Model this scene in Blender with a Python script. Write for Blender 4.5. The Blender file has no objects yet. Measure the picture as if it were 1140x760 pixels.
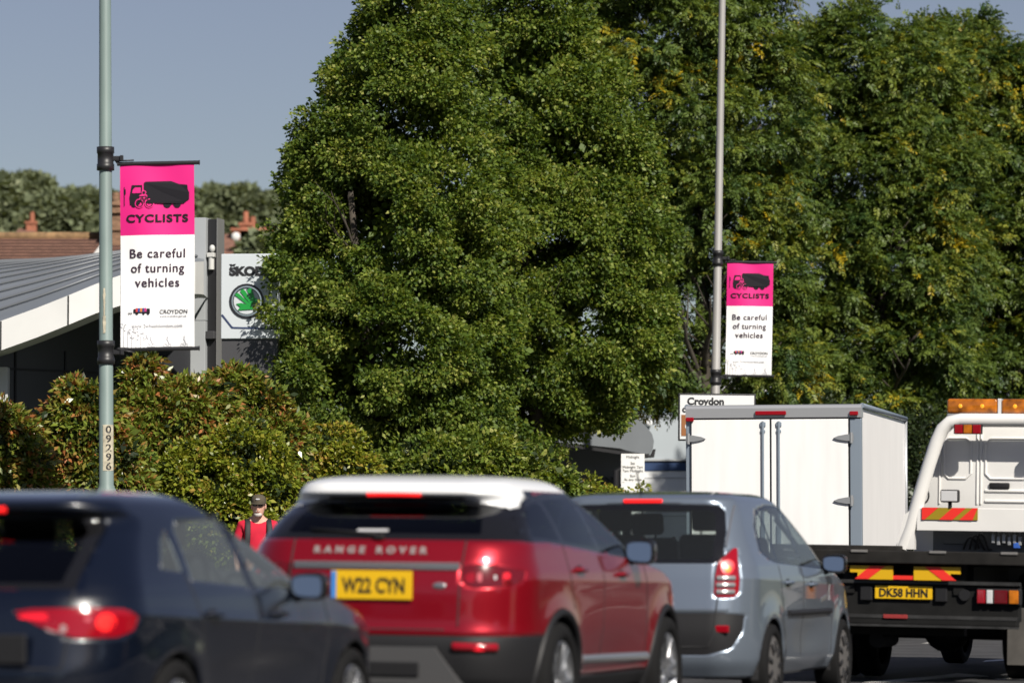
import bpy, bmesh, math, random
import numpy as np
from mathutils import Vector, Matrix
from mathutils.bvhtree import BVHTree
R = math.radians
sc = bpy.context.scene
COL = sc.collection

# ------------------------------------------------------------------ camera, sky, sun, exposure
F, CX, HZ, CAMZ = 4275.0, 570.0, 623.0, 1.1
cam_d = bpy.data.cameras.new('camera'); cam = bpy.data.objects.new('camera', cam_d); COL.objects.link(cam)
cam.location = (0, 0, CAMZ); cam.rotation_euler = (R(90) + math.atan((HZ - 380) / F), 0, 0)
cam_d.sensor_width = 36.0; cam_d.lens = 135.0
cam_d.clip_start = 0.1; cam_d.clip_end = 5000
cam_d.dof.use_dof = True; cam_d.dof.focus_distance = 48.0; cam_d.dof.aperture_fstop = 2.2
cam_d.dof.aperture_blades = 9
sc.camera = cam

SUN_AZ, SUN_EL = 28.0, 40.0          # degrees right of straight behind the camera, above the horizon
W = bpy.data.worlds.new('World'); sc.world = W; W.use_nodes = True
nt = W.node_tree; bg = nt.nodes['Background']
sky = nt.nodes.new('ShaderNodeTexSky'); sky.sky_type = 'NISHITA'; sky.sun_disc = False
sky.sun_elevation = R(SUN_EL); sky.sun_rotation = R(180 - SUN_AZ)
sky.air_density = 1.0; sky.dust_density = 0.3; sky.ozone_density = 2.0; sky.altitude = 0
hs = nt.nodes.new('ShaderNodeHueSaturation'); hs.inputs['Saturation'].default_value = 0.80; hs.inputs['Hue'].default_value = 0.525; hs.inputs['Value'].default_value = 0.80
nt.links.new(sky.outputs[0], hs.inputs['Color']); nt.links.new(hs.outputs[0], bg.inputs[0]); bg.inputs[1].default_value = 0.055
sun_d = bpy.data.lights.new('sun', 'SUN'); sun = bpy.data.objects.new('sun', sun_d); COL.objects.link(sun)
sun_d.energy = 4.9; sun_d.angle = R(0.53); sun_d.color = (1.0, 0.94, 0.84)
_sv = Vector((math.sin(R(SUN_AZ)) * math.cos(R(SUN_EL)), -math.cos(R(SUN_AZ)) * math.cos(R(SUN_EL)), math.sin(R(SUN_EL))))
sun.rotation_euler = (-_sv).to_track_quat('-Z', 'Y').to_euler(); sun.location = (10, -20, 40)
sc.view_settings.view_transform = 'Standard'; sc.view_settings.look = 'None'
sc.view_settings.exposure = 0.42; sc.view_settings.gamma = 1.0
sc.cycles.max_bounces = 6; sc.cycles.diffuse_bounces = 2; sc.cycles.glossy_bounces = 3
sc.cycles.transmission_bounces = 4; sc.cycles.transparent_max_bounces = 12
sc.cycles.sample_clamp_indirect = 4.0
sc.cycles.caustics_reflective = False; sc.cycles.caustics_refractive = False

# ------------------------------------------------------------------ helpers
def P(px, py, Y):
    """the world point that the photograph shows at pixel (px, py), at distance Y"""
    return Vector(((px - CX) / F * Y, Y, CAMZ + (HZ - py) / F * Y))
BETA = R(17.0)
def road(n, m, z=0.0):
    """a point n metres right of the road's datum and m metres along the road"""
    return Vector((n * math.cos(BETA) + m * math.sin(BETA), -n * math.sin(BETA) + m * math.cos(BETA), z))

_M = {}
def mat(name, col, rough=0.5, metal=0.0, coat=0.0, emit=None, estr=0.0, noise=0.0, nscale=8.0, spec=0.5, bump=0.0, bscale=30.0, stretch=None):
    if name in _M: return _M[name]
    m = bpy.data.materials.new(name); m.use_nodes = True; t = m.node_tree; b = t.nodes['Principled BSDF']
    c = (*col, 1.0)
    b.inputs['Base Color'].default_value = c; b.inputs['Roughness'].default_value = rough
    b.inputs['Metallic'].default_value = metal; b.inputs['Specular IOR Level'].default_value = spec
    if coat: b.inputs['Coat Weight'].default_value = coat; b.inputs['Coat Roughness'].default_value = 0.04
    if emit: b.inputs['Emission Color'].default_value = (*emit, 1); b.inputs['Emission Strength'].default_value = estr
    if noise or bump:
        tc = t.nodes.new('ShaderNodeTexCoord'); mp = t.nodes.new('ShaderNodeMapping')
        if stretch: mp.inputs['Scale'].default_value = stretch
        t.links.new(tc.outputs['Object'], mp.inputs[0])
    if noise:
        nz = t.nodes.new('ShaderNodeTexNoise'); nz.inputs['Scale'].default_value = nscale; nz.inputs['Detail'].default_value = 6
        t.links.new(mp.outputs[0], nz.inputs['Vector'])
        rp = t.nodes.new('ShaderNodeValToRGB')
        rp.color_ramp.elements[0].position = 0.3; rp.color_ramp.elements[1].position = 0.7
        rp.color_ramp.elements[0].color = (*[x * (1 - noise) for x in col], 1)
        rp.color_ramp.elements[1].color = (*[min(1, x * (1 + noise)) for x in col], 1)
        t.links.new(nz.outputs['Fac'], rp.inputs[0]); t.links.new(rp.outputs[0], b.inputs['Base Color'])
    if bump:
        n2 = t.nodes.new('ShaderNodeTexNoise'); n2.inputs['Scale'].default_value = bscale; n2.inputs['Detail'].default_value = 4
        t.links.new(mp.outputs[0], n2.inputs['Vector'])
        bp = t.nodes.new('ShaderNodeBump'); bp.inputs['Strength'].default_value = bump; bp.inputs['Distance'].default_value = 0.02
        t.links.new(n2.outputs['Fac'], bp.inputs['Height']); t.links.new(bp.outputs[0], b.inputs['Normal'])
    _M[name] = m; return m
def glass_mat(name, tint, rough=0.0, dust_sheen=0.0):
    if name in _M: return _M[name]
    m = bpy.data.materials.new(name); m.use_nodes = True; t = m.node_tree; t.nodes.clear()
    out = t.nodes.new('ShaderNodeOutputMaterial'); mx = t.nodes.new('ShaderNodeMixShader')
    tr = t.nodes.new('ShaderNodeBsdfTransparent'); tr.inputs[0].default_value = (*tint, 1)
    gl = t.nodes.new('ShaderNodeBsdfGlossy'); gl.inputs['Roughness'].default_value = rough
    lw = t.nodes.new('ShaderNodeLayerWeight'); lw.inputs[0].default_value = .5; pw = t.nodes.new('ShaderNodeMath'); pw.operation = 'POWER'; pw.inputs[1].default_value = 4.0; ma = t.nodes.new('ShaderNodeMath'); ma.operation = 'MULTIPLY_ADD'; ma.inputs[1].default_value = .9; ma.inputs[2].default_value = .06
    t.links.new(lw.outputs['Facing'], pw.inputs[0]); t.links.new(pw.outputs[0], ma.inputs[0]); t.links.new(ma.outputs[0], mx.inputs[0]); t.links.new(tr.outputs[0], mx.inputs[1]); t.links.new(gl.outputs[0], mx.inputs[2])
    last = mx.outputs[0]
    if dust_sheen:  # pale diffuse veil: dust, plus painted reflections on the hatchback's side glass
        df = t.nodes.new('ShaderNodeBsdfDiffuse'); df.inputs[0].default_value = (.5, .55, .53, 1); m2 = t.nodes.new('ShaderNodeMixShader'); m2.inputs[0].default_value = dust_sheen
        t.links.new(last, m2.inputs[1]); t.links.new(df.outputs[0], m2.inputs[2]); last = m2.outputs[0]
    t.links.new(last, out.inputs[0]); _M[name] = m; return m

def tag(o, label=None, cat=None, group=None, kind=None):
    if label: o['label'] = label
    if cat: o['category'] = cat
    if group: o['group'] = group
    if kind: o['kind'] = kind
    return o
def empty(name, loc, rot=(0, 0, 0), label=None, cat=None, group=None):
    o = bpy.data.objects.new(name, None); COL.objects.link(o); o.location = loc; o.rotation_euler = rot
    o.empty_display_size = 0.2
    return tag(o, label, cat, group)
def mobj(name, verts, faces, m, parent=None, smooth=False, loc=None, rot=None):
    me = bpy.data.meshes.new(name); me.from_pydata([tuple(v) for v in verts], [], [tuple(f) for f in faces])
    if not isinstance(m, (list, tuple)): m = [m]
    for x in m: me.materials.append(x)
    if smooth: me.polygons.foreach_set('use_smooth', [True] * len(me.polygons))
    o = bpy.data.objects.new(name, me); COL.objects.link(o)
    if parent is not None: o.parent = parent
    if loc is not None: o.location = loc
    if rot is not None: o.rotation_euler = rot
    return o
class MB:
    """collects shapes into one mesh"""
    def __init__(s): s.bm = bmesh.new()
    def _new(s, r, mtx, mi):
        bmesh.ops.transform(s.bm, matrix=mtx, verts=r)
        if mi:
            for v in r:
                for f in v.link_faces: f.material_index = mi
        return s
    def box(s, c, size, rot=None, bev=0.0, mi=0):
        b = bmesh.new(); bmesh.ops.create_cube(b, size=1.0)
        for v in b.verts: v.co = Vector((v.co.x * size[0], v.co.y * size[1], v.co.z * size[2]))
        if bev: bmesh.ops.bevel(b, geom=list(b.edges), offset=bev, segments=3, profile=0.5, affect='EDGES', clamp_overlap=True)
        mt = Matrix.Translation(c)
        if rot is not None: mt = mt @ (rot if isinstance(rot, Matrix) else Matrix.Rotation(rot, 4, 'Z'))
        return s._merge(b, mt, mi)
    def _merge(s, b, mt, mi=0):
        vs = [s.bm.verts.new(mt @ v.co) for v in b.verts]; b.verts.index_update()
        for f in b.faces:
            try:
                g = s.bm.faces.new([vs[v.index] for v in f.verts]); g.material_index = mi
            except ValueError: pass
        b.free(); return s
    def cyl(s, a, b_, r, r2=None, n=16, mi=0, caps=True):
        a = Vector(a); b_ = Vector(b_); d = b_ - a; b = bmesh.new()
        bmesh.ops.create_cone(b, cap_ends=caps, segments=n, radius1=r, radius2=r if r2 is None else r2, depth=d.length)
        mt = Matrix.Translation((a + b_) / 2) @ d.to_track_quat('Z', 'Y').to_matrix().to_4x4()
        return s._merge(b, mt, mi)
    def sph(s, c, r, n=16, mi=0):
        b = bmesh.new(); bmesh.ops.create_uvsphere(b, u_segments=n, v_segments=max(6, n // 2), radius=1.0)
        if not isinstance(r, (tuple, list)): r = (r, r, r)
        return s._merge(b, Matrix.Translation(c) @ Matrix.Diagonal((*r, 1)), mi)
    def tube(s, pts, r, n=8, mi=0, r2=None):
        pts = [Vector(p) for p in pts]; rings = []; k = len(pts); px_ = None
        for i, p in enumerate(pts):
            d = (pts[min(i + 1, k - 1)] - pts[max(i - 1, 0)]).normalized()
            up = Vector((0, 0, 1)) if abs(d.z) < 0.95 else Vector((1, 0, 0))
            x = d.cross(up).normalized() if px_ is None else (px_ - d * px_.dot(d)).normalized()
            px_ = x; y = x.cross(d).normalized()
            rr = r if r2 is None else r + (r2 - r) * i / max(1, k - 1)
            rings.append([s.bm.verts.new(p + (x * math.cos(2 * math.pi * j / n) + y * math.sin(2 * math.pi * j / n)) * rr) for j in range(n)])
        for a, b in zip(rings[:-1], rings[1:]):
            for j in range(n):
                f = s.bm.faces.new((a[j], a[(j + 1) % n], b[(j + 1) % n], b[j])); f.material_index = mi; f.smooth = True
        for rg, rev in ((rings[0], False), (rings[-1], True)):
            f = s.bm.faces.new(rg if rev else rg[::-1]); f.material_index = mi
        return s
    def prism(s, poly, d0, d1, plane='xz', mi=0):
        """a 2D outline pushed from depth d0 to d1; plane names the outline's axes"""
        def mk(p, d):
            return {'xz': (p[0], d, p[1]), 'yz': (d, p[0], p[1]), 'xy': (p[0], p[1], d)}[plane]
        a = [s.bm.verts.new(mk(p, d0)) for p in poly]; b = [s.bm.verts.new(mk(p, d1)) for p in poly]
        n = len(poly); fs = [s.bm.faces.new(a), s.bm.faces.new(b[::-1])]
        for i in range(n): fs.append(s.bm.faces.new((a[i], b[i], b[(i + 1) % n], a[(i + 1) % n])))
        for f in fs: f.material_index = mi
        return s
    def lathe(s, prof, axis='x', n=32, mi=0, c=(0, 0, 0)):
        """prof: (along axis, radius)"""
        rings = []
        for (t, r) in prof:
            ring = []
            for j in range(n):
                a = 2 * math.pi * j / n; ca, sa = math.cos(a) * r, math.sin(a) * r
                p = {'x': (t, ca, sa), 'y': (ca, t, sa), 'z': (ca, sa, t)}[axis]
                ring.append(s.bm.verts.new(Vector(p) + Vector(c)))
            rings.append(ring)
        for a, b in zip(rings[:-1], rings[1:]):
            for j in range(n):
                f = s.bm.faces.new((a[j], a[(j + 1) % n], b[(j + 1) % n], b[j])); f.material_index = mi; f.smooth = True
        return s
    def build(s, name, m, parent=None, smooth=False, loc=None, rot=None, fixn=True):
        if fixn: bmesh.ops.recalc_face_normals(s.bm, faces=list(s.bm.faces))
        me = bpy.data.meshes.new(name); s.bm.to_mesh(me); s.bm.free()
        for x in (m if isinstance(m, (list, tuple)) else [m]): me.materials.append(x)
        if smooth:
            me.polygons.foreach_set('use_smooth', [True] * len(me.polygons))
            try: me.set_sharp_from_angle(angle=R(40))
            except Exception: pass
        o = bpy.data.objects.new(name, me); COL.objects.link(o)
        if parent is not None: o.parent = parent
        if loc is not None: o.location = loc
        if rot is not None: o.rotation_euler = rot
        return o

def text_geo(s, size, bold=0.0, extrude=0.0015, spacing=1.0, align='CENTER', width=None):
    """flat lettering in the xz plane facing -y; returns verts, faces (origin at baseline centre)"""
    cu = bpy.data.curves.new('lettering', 'FONT'); cu.body = s; cu.size = size; cu.align_x = align
    cu.offset = bold; cu.extrude = extrude; cu.space_character = spacing; cu.resolution_u = 4
    o = bpy.data.objects.new('lettering', cu); COL.objects.link(o)
    dg = bpy.context.evaluated_depsgraph_get(); dg.update()
    me = o.evaluated_get(dg).to_mesh()
    v = [(p.co.x, -p.co.z, p.co.y) for p in me.vertices]; f = [tuple(q.vertices) for q in me.polygons]
    o.evaluated_get(dg).to_mesh_clear(); bpy.data.objects.remove(o); bpy.data.curves.remove(cu)
    if width and v:
        xs = [p[0] for p in v]; k = width / (max(xs) - min(xs)); v = [(p[0] * k, p[1], p[2]) for p in v]
    return v, f
class Flat:
    """lettering and flat marks gathered into one mesh"""
    def __init__(s): s.v = []; s.f = []
    def text(s, t, x, z, size, bold=0.0, y=0.0, spacing=1.0, align='CENTER', width=None):
        v, f = text_geo(t, size, bold, 0.001, spacing, align, width); n = len(s.v)
        s.v += [(p[0] + x, p[1] + y, p[2] + z) for p in v]; s.f += [tuple(i + n for i in q) for q in f]; return s
    def poly(s, pts, y=0.0, th=0.002):
        n = len(s.v); k = len(pts)
        area = sum(pts[i][0] * pts[(i + 1) % k][1] - pts[(i + 1) % k][0] * pts[i][1] for i in range(k))
        if area < 0: pts = pts[::-1]
        s.v += [(p[0], y - th / 2, p[1]) for p in pts] + [(p[0], y + th / 2, p[1]) for p in pts]
        s.f += [tuple(range(n, n + k)), tuple(range(n + 2 * k - 1, n + k - 1, -1))]
        s.f += [(n + i, n + k + i, n + k + (i + 1) % k, n + (i + 1) % k) for i in range(k)]; return s
    def ring(s, x, z, r0, r1, y=0.0, n=24):
        for i in range(n):
            a, b = 2 * math.pi * i / n, 2 * math.pi * (i + 1) / n
            s.poly([(x + r0 * math.cos(a), z + r0 * math.sin(a)), (x + r1 * math.cos(a), z + r1 * math.sin(a)),
                    (x + r1 * math.cos(b), z + r1 * math.sin(b)), (x + r0 * math.cos(b), z + r0 * math.sin(b))], y)
        return s
    def disc(s, x, z, r, y=0.0, n=20): return s.poly([(x + r * math.cos(2 * math.pi * i / n), z + r * math.sin(2 * math.pi * i / n)) for i in range(n)], y)
    def line(s, a, b, w, y=0.0):
        a = Vector(a); b = Vector(b); d = (b - a).normalized(); q = Vector((-d.y, d.x)) * w / 2
        return s.poly([tuple(a + q), tuple(b + q), tuple(b - q), tuple(a - q)], y)
    def rect(s, x0, z0, x1, z1, y=0.0, th=0.002): return s.poly([(x0, z0), (x1, z0), (x1, z1), (x0, z1)], y, th)
    def build(s, name, m, parent): return mobj(name, s.v, s.f, m, parent)

# ------------------------------------------------------------------ ground, road, pavement
M_ASPH = mat('asphalt', (0.045, 0.045, 0.048), 0.85, noise=0.35, nscale=1.3, bump=0.4, bscale=120, spec=.25)
M_GRND = mat('earth_and_grass', (0.06, 0.075, 0.035), 0.95, noise=0.5, nscale=0.35)
M_PAVE = mat('paving', (0.22, 0.21, 0.20), 0.9, noise=0.25, nscale=1.5)
M_KERB = mat('kerb_stone', (0.26, 0.25, 0.24), 0.85, noise=0.2, nscale=3)
M_PAINT = mat('road_paint', (0.62, 0.61, 0.58), 0.7, noise=0.25, nscale=6)
def strip(name, n0, n1, m0, m1, z0, z1, m, kind='structure'):
    b = MB(); q = [road(n0, m0), road(n1, m0), road(n1, m1), road(n0, m1)]
    b.prism([(p.x, p.y) for p in q], z0, z1, 'xy'); o = b.build(name, m); tag(o, kind=kind); return o
g = mobj('ground', [(-1500, -600, 0), (1500, -600, 0), (1500, 2500, 0), (-1500, 2500, 0)], [(0, 1, 2, 3)], M_GRND); tag(g, kind='structure')
rd = mobj('road', [tuple(road(*p, 0.004)) for p in ((-13.6, -200), (1.2, -200), (1.2, 700), (-13.6, 700))], [(0, 1, 2, 3)], M_ASPH); tag(rd, kind='structure')
strip('kerb', -13.75, -13.6, -200, 700, 0.0, 0.125, M_KERB)
strip('pavement', -18.2, -13.75, -200, 700, 0.0, 0.12, M_PAVE)
strip('near_kerb', 1.2, 1.35, -200, 700, 0.0, 0.125, M_KERB)
strip('near_pavement', 1.35, 4.6, -200, 700, 0.0, 0.12, M_PAVE)
mk = []
def paint_quad(pts, z=0.009):
    n = len(mkv); mkv.extend([tuple(Vector((p[0], p[1], z))) for p in pts]); mkf.append(tuple(range(n, n + len(pts))))
mkv, mkf = [], []
for i in range(-6, 60):
    for n in (-9.6, -6.05):
        a = [road(n - .06, i * 5.0), road(n + .06, i * 5.0), road(n + .06, i * 5.0 + 2.0), road(n - .06, i * 5.0 + 2.0)]
        paint_quad([(p.x, p.y) for p in a])
for n in (-13.35, 0.95):
    a = [road(n - .06, -200), road(n + .06, -200), road(n + .06, 400), road(n - .06, 400)]; paint_quad([(p.x, p.y) for p in a])
mko = mobj('road_markings', mkv, mkf, M_PAINT); tag(mko, kind='structure')
# a faded lane arrow and a bar painted in the lane by the recovery lorry
mkv, mkf = [], []
def gp(px, py):
    Y = (CAMZ - 0.01) * F / (py - HZ); return ((px - CX) / F * Y, Y)
paint_quad([gp(958, 758.5), gp(982, 756), gp(1050, 750), gp(1064, 748), gp(1100, 751.5), gp(1060, 752.5), gp(1000, 757.5)])
paint_quad([gp(1092, 735.4), gp(1096, 733.8), gp(1119, 732.2), gp(1119, 734)])
mko = mobj('lane_arrow', mkv, mkf, M_PAINT); tag(mko, kind='structure')

# ------------------------------------------------------------------ showroom on the left
M_ROOF = mat('standing_seam_metal', (0.21, 0.23, 0.25), 0.5, metal=0.25, noise=0.08, nscale=0.8)
M_SEAM = mat('seam', (0.14, 0.15, 0.165), 0.5, metal=0.3)
M_FASC = mat('fascia_white', (0.62, 0.62, 0.61), 0.5, noise=0.06, nscale=1.2)
M_CLAD = mat('dark_cladding', (0.028, 0.029, 0.033), 0.35, noise=0.12, nscale=0.6)
M_CLADJ = mat('cladding_joint', (0.012, 0.012, 0.013), 0.6)
M_RENDER = mat('pale_render', (0.5, 0.5, 0.49), 0.8, noise=0.08, nscale=2)
sh = empty('car_showroom', P(60, 623, 58) * 1.0, label='grey showroom with a curved metal roof, white fascia and dark cladding behind the left hedge', cat='building')
sh.location.z = 0
def loc(o, p): return Vector(p) - o.location
eave = [(-170, 415, 55.5), (-80, 381, 55.2), (0, 357, 55), (40, 342.5, 55), (75, 328.5, 55), (105, 316, 55.2), (134, 305.5, 55.5), (175, 296, 56.3), (217, 291, 57.5), (226, 290.5, 58)]
ridge = [(-170, 300, 72), (-80, 294, 72), (0, 290.5, 72), (40, 290, 72), (75, 289.6, 72), (105, 289.3, 72), (134, 289, 72), (175, 288.5, 72), (217, 288, 72), (226, 288, 72)]
E3 = [loc(sh, P(*e)) for e in eave]; R3 = [loc(sh, P(*e)) for e in ridge]
rv, rf = [], []; NR = 12
for a, b in zip(E3, R3):
    for k in range(NR + 1):
        t = k / NR; p = a.lerp(b, t); p.z += 0.22 * math.sin(math.pi * t); rv.append(p)
for i in range(len(E3) - 1):
    for k in range(NR): q = i * (NR + 1) + k; rf.append((q, q + NR + 1, q + NR + 2, q + 1))
mobj('roof', rv, rf, M_ROOF, sh, smooth=True)
b = MB()
for k in range(1, NR):
    b.tube([rv[i * (NR + 1) + k] + Vector((0, 0, .03)) for i in range(len(E3))], 0.022, 6)
b.build('roof_seam', M_SEAM, sh)
fv = [p for p in E3] + [p + Vector((0, 0, -(33 / F * 55) if i < 6 else -(33 + 6 * (i - 5) / 4) / F * 55)) for i, p in enumerate(E3)]
back = [p + Vector((0, .9, 0)) for p in fv]; n = len(E3)
fv2 = fv + back; ff = []
for i in range(n - 1):
    ff += [(n + i, n + i + 1, i + 1, i), (n + i, 3 * n + i, 3 * n + i + 1, n + i + 1)]
mobj('fascia', fv2, ff, M_FASC, sh)
for i in (2, 4, 6):
    p, q = fv[i], fv[n + i]; b = MB(); b.box(((p + q) / 2) + Vector((0, -.004, 0)), (0.02, 0.012, (p - q).length - .01)); b.build('fascia_joint', M_CLADJ, sh)
w0 = loc(sh, P(6, 600, 56.2)); w1 = loc(sh, P(226, 600, 58.9)); d = (w1 - w0); d.z = 0
ang = math.atan2(d.y, d.x); Lw = d.length
wx = Vector((math.cos(ang), math.sin(ang), 0)); wy = Vector((-math.sin(ang), math.cos(ang), 0))
tops = [(-1.5, 4.05), (0, 4.36), (Lw * .33, 4.80), (Lw * .6, 5.0), (Lw, 5.1)]; vs = []
for t_, zt_ in tops: vs += [w0.to_2d().to_3d() + wx * t_ + wy * d_ + Vector((0, 0, z_)) for d_ in (.05, .35) for z_ in (0, zt_)]
fs = []
for i in range(4): q = 4 * i; fs += [(q, q + 4, q + 5, q + 1), (q + 2, q + 3, q + 7, q + 6), (q + 1, q + 5, q + 7, q + 3)]
mobj('dark_wall', vs, fs + [(0, 1, 3, 2), (16, 18, 19, 17)], M_CLAD, sh)
b = MB()
for t in (0.055, 0.3, 0.55, 0.8):
    p = w0.lerp(w1, t); b.box((p.x - wy.x * -.04, p.y + wy.y * .04, 2.1), (.03, .02, 4.2), rot=ang)
for z in (1.3, 2.6, 3.9): b.box((((w0 + w1) / 2).x + wy.x * .04, ((w0 + w1) / 2).y + wy.y * .04, z), (Lw * .98, .02, .03), rot=ang)
b.build('cladding_joint', M_CLADJ, sh)
c0 = loc(sh, P(0, 600, 55.9)); b = MB(); b.box((c0.x - .0, c0.y, 1.95), (.24, .24, 3.9), bev=.01); b.build('column', M_RENDER, sh)
c1 = loc(sh, P(24, 600, 55.9)); b = MB(); b.box((c1.x, c1.y - .4, .9), (.5, .3, 1.85), bev=.02); b.build('low_pier', M_RENDER, sh)

# grey totem and dark mast beside the pylon sign
M_TOT = mat('totem_grey', (0.40, 0.42, 0.44), 0.45, metal=0.1, noise=0.06, nscale=1.5)
M_BLK = mat('black_metal', (0.016, 0.016, 0.018), 0.45)
M_DK = mat('dark_grey_metal', (0.05, 0.05, 0.055), 0.5)
Yt = 59.0; x0, x1 = P(213.5, 0, Yt).x, P(234, 0, Yt).x; zt = P(0, 243, Yt).z
t = empty('showroom_totem', ((x0 + x1) / 2, Yt, 0), (0, 0, R(-14)), 'tall grey panelled totem standing between the banner and the white pylon sign', 'totem')
b = MB()
for k in range(4):
    z0, z1 = zt * (k / 4) + .003, zt * ((k + 1) / 4) - .003; b.box((0, 0, (z0 + z1) / 2), (x1 - x0, .5, z1 - z0), bev=.006)
b.build('panel', M_TOT, t)
xm = (P(239.5, 0, Yt).x - (x0 + x1) / 2)
b = MB(); b.box((xm, 0.0, zt / 2 - .01), (.145, .30, zt - .02), bev=.01); b.build('mast', M_BLK, t)
b = MB(); b.box((xm + .083, .0, zt / 2), (.012, .34, zt - .01)); b.build('edge_trim', mat('trim_grey', (.25, .25, .25), .4, metal=.3), t)
b = MB(); zb = P(0, 285, Yt).z
b.box((xm, -.2, zb), (.12, .09, .07), bev=.01); b.sph((xm + .02, -.21, zb + .1), (.045, .045, .06)); b.cyl((xm, -.19, zb - .22), (xm, -.19, zb - .03), .045)
b.build('camera_bracket', mat('off_white_plastic', (.55, .55, .53), .5), t)
b = MB(); zb2 = P(0, 374, Yt).z; b.box((xm, -.2, zb2), (.14, .1, .12), bev=.01); b.build('lower_bracket', M_DK, t)

# pylon sign with a green emblem
Ys = 56.6
s = empty('pylon_sign', (P(277, 0, Ys).x, Ys, 0), (0, 0, R(-4)), 'white pylon sign with a round green winged arrow emblem, half behind tree leaves', 'sign')
sw = 64 / F * Ys; z0, z1 = P(0, 377, Ys).z, P(0, 282, Ys).z; u = 1 / F * Ys
b = MB(); b.box((0, .12, (z0 + z1) / 2), (sw, .24, z1 - z0), bev=.012); b.build('sign_panel', mat('sign_grey_white', (.52, .56, .59), .35), s)
b = MB(); b.box((0, .14, z0 / 2), (sw * .98, .2, z0)); b.build('plinth', M_DK, s)
fl = Flat(); fl.text('ŠKODA', 2.5 * u, P(0, 306, Ys).z, 13.2 * u, bold=.012, y=-.004, width=52 * u); fl.build('lettering', M_BLK, s)
ex, ez = -3 * u, P(0, 335, Ys).z
fl = Flat(); fl.ring(ex, ez, 17 * u, 19.6 * u, -.012); fl.ring(ex, ez, 14.6 * u, 15.4 * u, -.012)
fl.build('emblem_ring', mat('emblem_black', (.02, .02, .025), .3), s)
fl = Flat(); fl.ring(ex, ez, 15.4 * u, 17 * u, -.016); fl.build('emblem_chrome', mat('chrome', (.75, .77, .8), .08, metal=1), s)
fl = Flat()
# arrow body and three wing feathers
for (ax, az, bx, bz, w) in ((2, -5, -11, 8, 4.2), (5, -4, -5, 12, 4.4), (8, -3, 3, 13, 4.4)):
    fl.poly([(ex + ax * u, ez + az * u), (ex + (bx - w * .6) * u, ez + (bz - 1) * u), (ex + (bx + w * .1) * u, ez + (bz + 1.6) * u), (ex + (bx + w * .7) * u, ez + bz * u), (ex + (ax + 3) * u, ez + (az + 1) * u)], -.014)
fl.poly([(ex - 12 * u, ez - 3 * u), (ex - 6 * u, ez - 2 * u), (ex + 4 * u, ez - 5 * u), (ex + 8 * u, ez - 6 * u), (ex + 8 * u, ez - 9 * u), (ex - 6 * u, ez - 10 * u), (ex - 10 * u, ez - 10 * u), (ex - 7 * u, ez - 6.5 * u)], -.014)
fl.poly([(ex + 2 * u, ez - 6 * u), (ex + 12 * u, ez - 2 * u), (ex + 11 * u, ez + 4 * u), (ex + 4 * u, ez - 2 * u)], -.0145)
fl.build('emblem_arrow', mat('emblem_green', (.015, .26, .045), .3), s)
fl = Flat(); fl.line((-31 * u, P(0, 350, Ys).z), (-19 * u, P(0, 365, Ys).z), 2.2 * u, -.004); fl.line((-19.3 * u, P(0, 364.6, Ys).z), (31 * u, P(0, 366, Ys).z), 2.0 * u, -.004)
fl.build('sign_stripe', mat('sign_navy', (.03, .045, .11), .4), s)

# ------------------------------------------------------------------ far houses
M_TILE = mat('red_brown_tile', (.17, .085, .058), .85, noise=.3, nscale=5)
M_TILE2 = mat('tile_course', (.07, .036, .027), .9)
M_BRICK = mat('chimney_brick', (.20, .115, .07), .9, noise=.45, nscale=6, stretch=(1, 1, 3))
M_BRICK2 = mat('orange_brick', (.32, .12, .07), .9, noise=.2, nscale=3)
M_LICH = mat('lichen_ridge', (.19, .115, .055), .9, noise=.5, nscale=4)
M_WALLB = mat('house_brick', (.24, .14, .1), .9, noise=.3, nscale=3)
M_WIN = mat('house_window', (.03, .035, .04), .1)
Yh = 105
h = empty('tiled_house', (P(20, 0, Yh).x, Yh, 0), (0, 0, 0), 'house with a long brown tiled roof and brick chimney stack behind the showroom', 'house')
xa, xb = P(-200, 0, Yh).x - h.location.x, P(128, 0, Yh).x - h.location.x
zr, ze = P(0, 264, Yh + 3).z, P(0, 296, Yh).z
b = MB(); b.box(((xa + xb) / 2, 3, (ze - .1) / 2), (xb - xa - .4, 5.6, ze - .1)); b.build('wall', M_WALLB, h)
rfm = mobj('roof', [(xa, -.2, ze), (xb, -.2, ze), (xb, 3, zr), (xa, 3, zr), (xa, 6.2, ze), (xb, 6.2, ze)], [(0, 1, 2, 3), (3, 2, 5, 4), (1, 5, 2), (0, 3, 4)], M_TILE, h)
b = MB()
for k in range(1, 9):
    t_ = k / 9; b.box(((xa + xb) / 2, -.2 + 3.2 * t_ - .02, ze + (zr - ze) * t_ + .0), (xb - xa, .10, .06))
b.build('tile_course', M_TILE2, rfm)
b = MB(); b.tube([(xa, 3, zr + .03), (xb - .1, 3, zr + .03)], .13, 8); b.build('ridge_tile', M_LICH, rfm)
b = MB(); cx = P(121, 0, Yh).x - h.location.x; zc = P(0, 216, Yh).z
b.box((cx, 2.5, zc / 2), (1.25 * .62, .8, zc)); b.box((cx, 2.5, zc - .25), (.95, .98, .12)); b.box((cx, 2.5, zc - .05), (.9, .92, .1)); b.box((cx, 2.5, zc - .75), (.9, .92, .1))
b.cyl((cx - .1, 2.5, zc), (cx - .1, 2.5, zc + .3), .13); b.cyl((cx + .2, 2.5, zc), (cx + .2, 2.5, zc + .3), .13)
b.build('chimney', M_BRICK, rfm)
b = MB(); b.prism([(cx - .75, ze + .15), (cx - .3, ze + .75), (cx - .25, ze + .6), (cx - .65, ze + .05)], .9, .96, 'xz'); b.prism([(cx + .1, ze + .1), (cx + .55, ze + .8), (cx + .75, ze + .75), (cx + .3, ze + .02)], .9, .96, 'xz')
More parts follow.
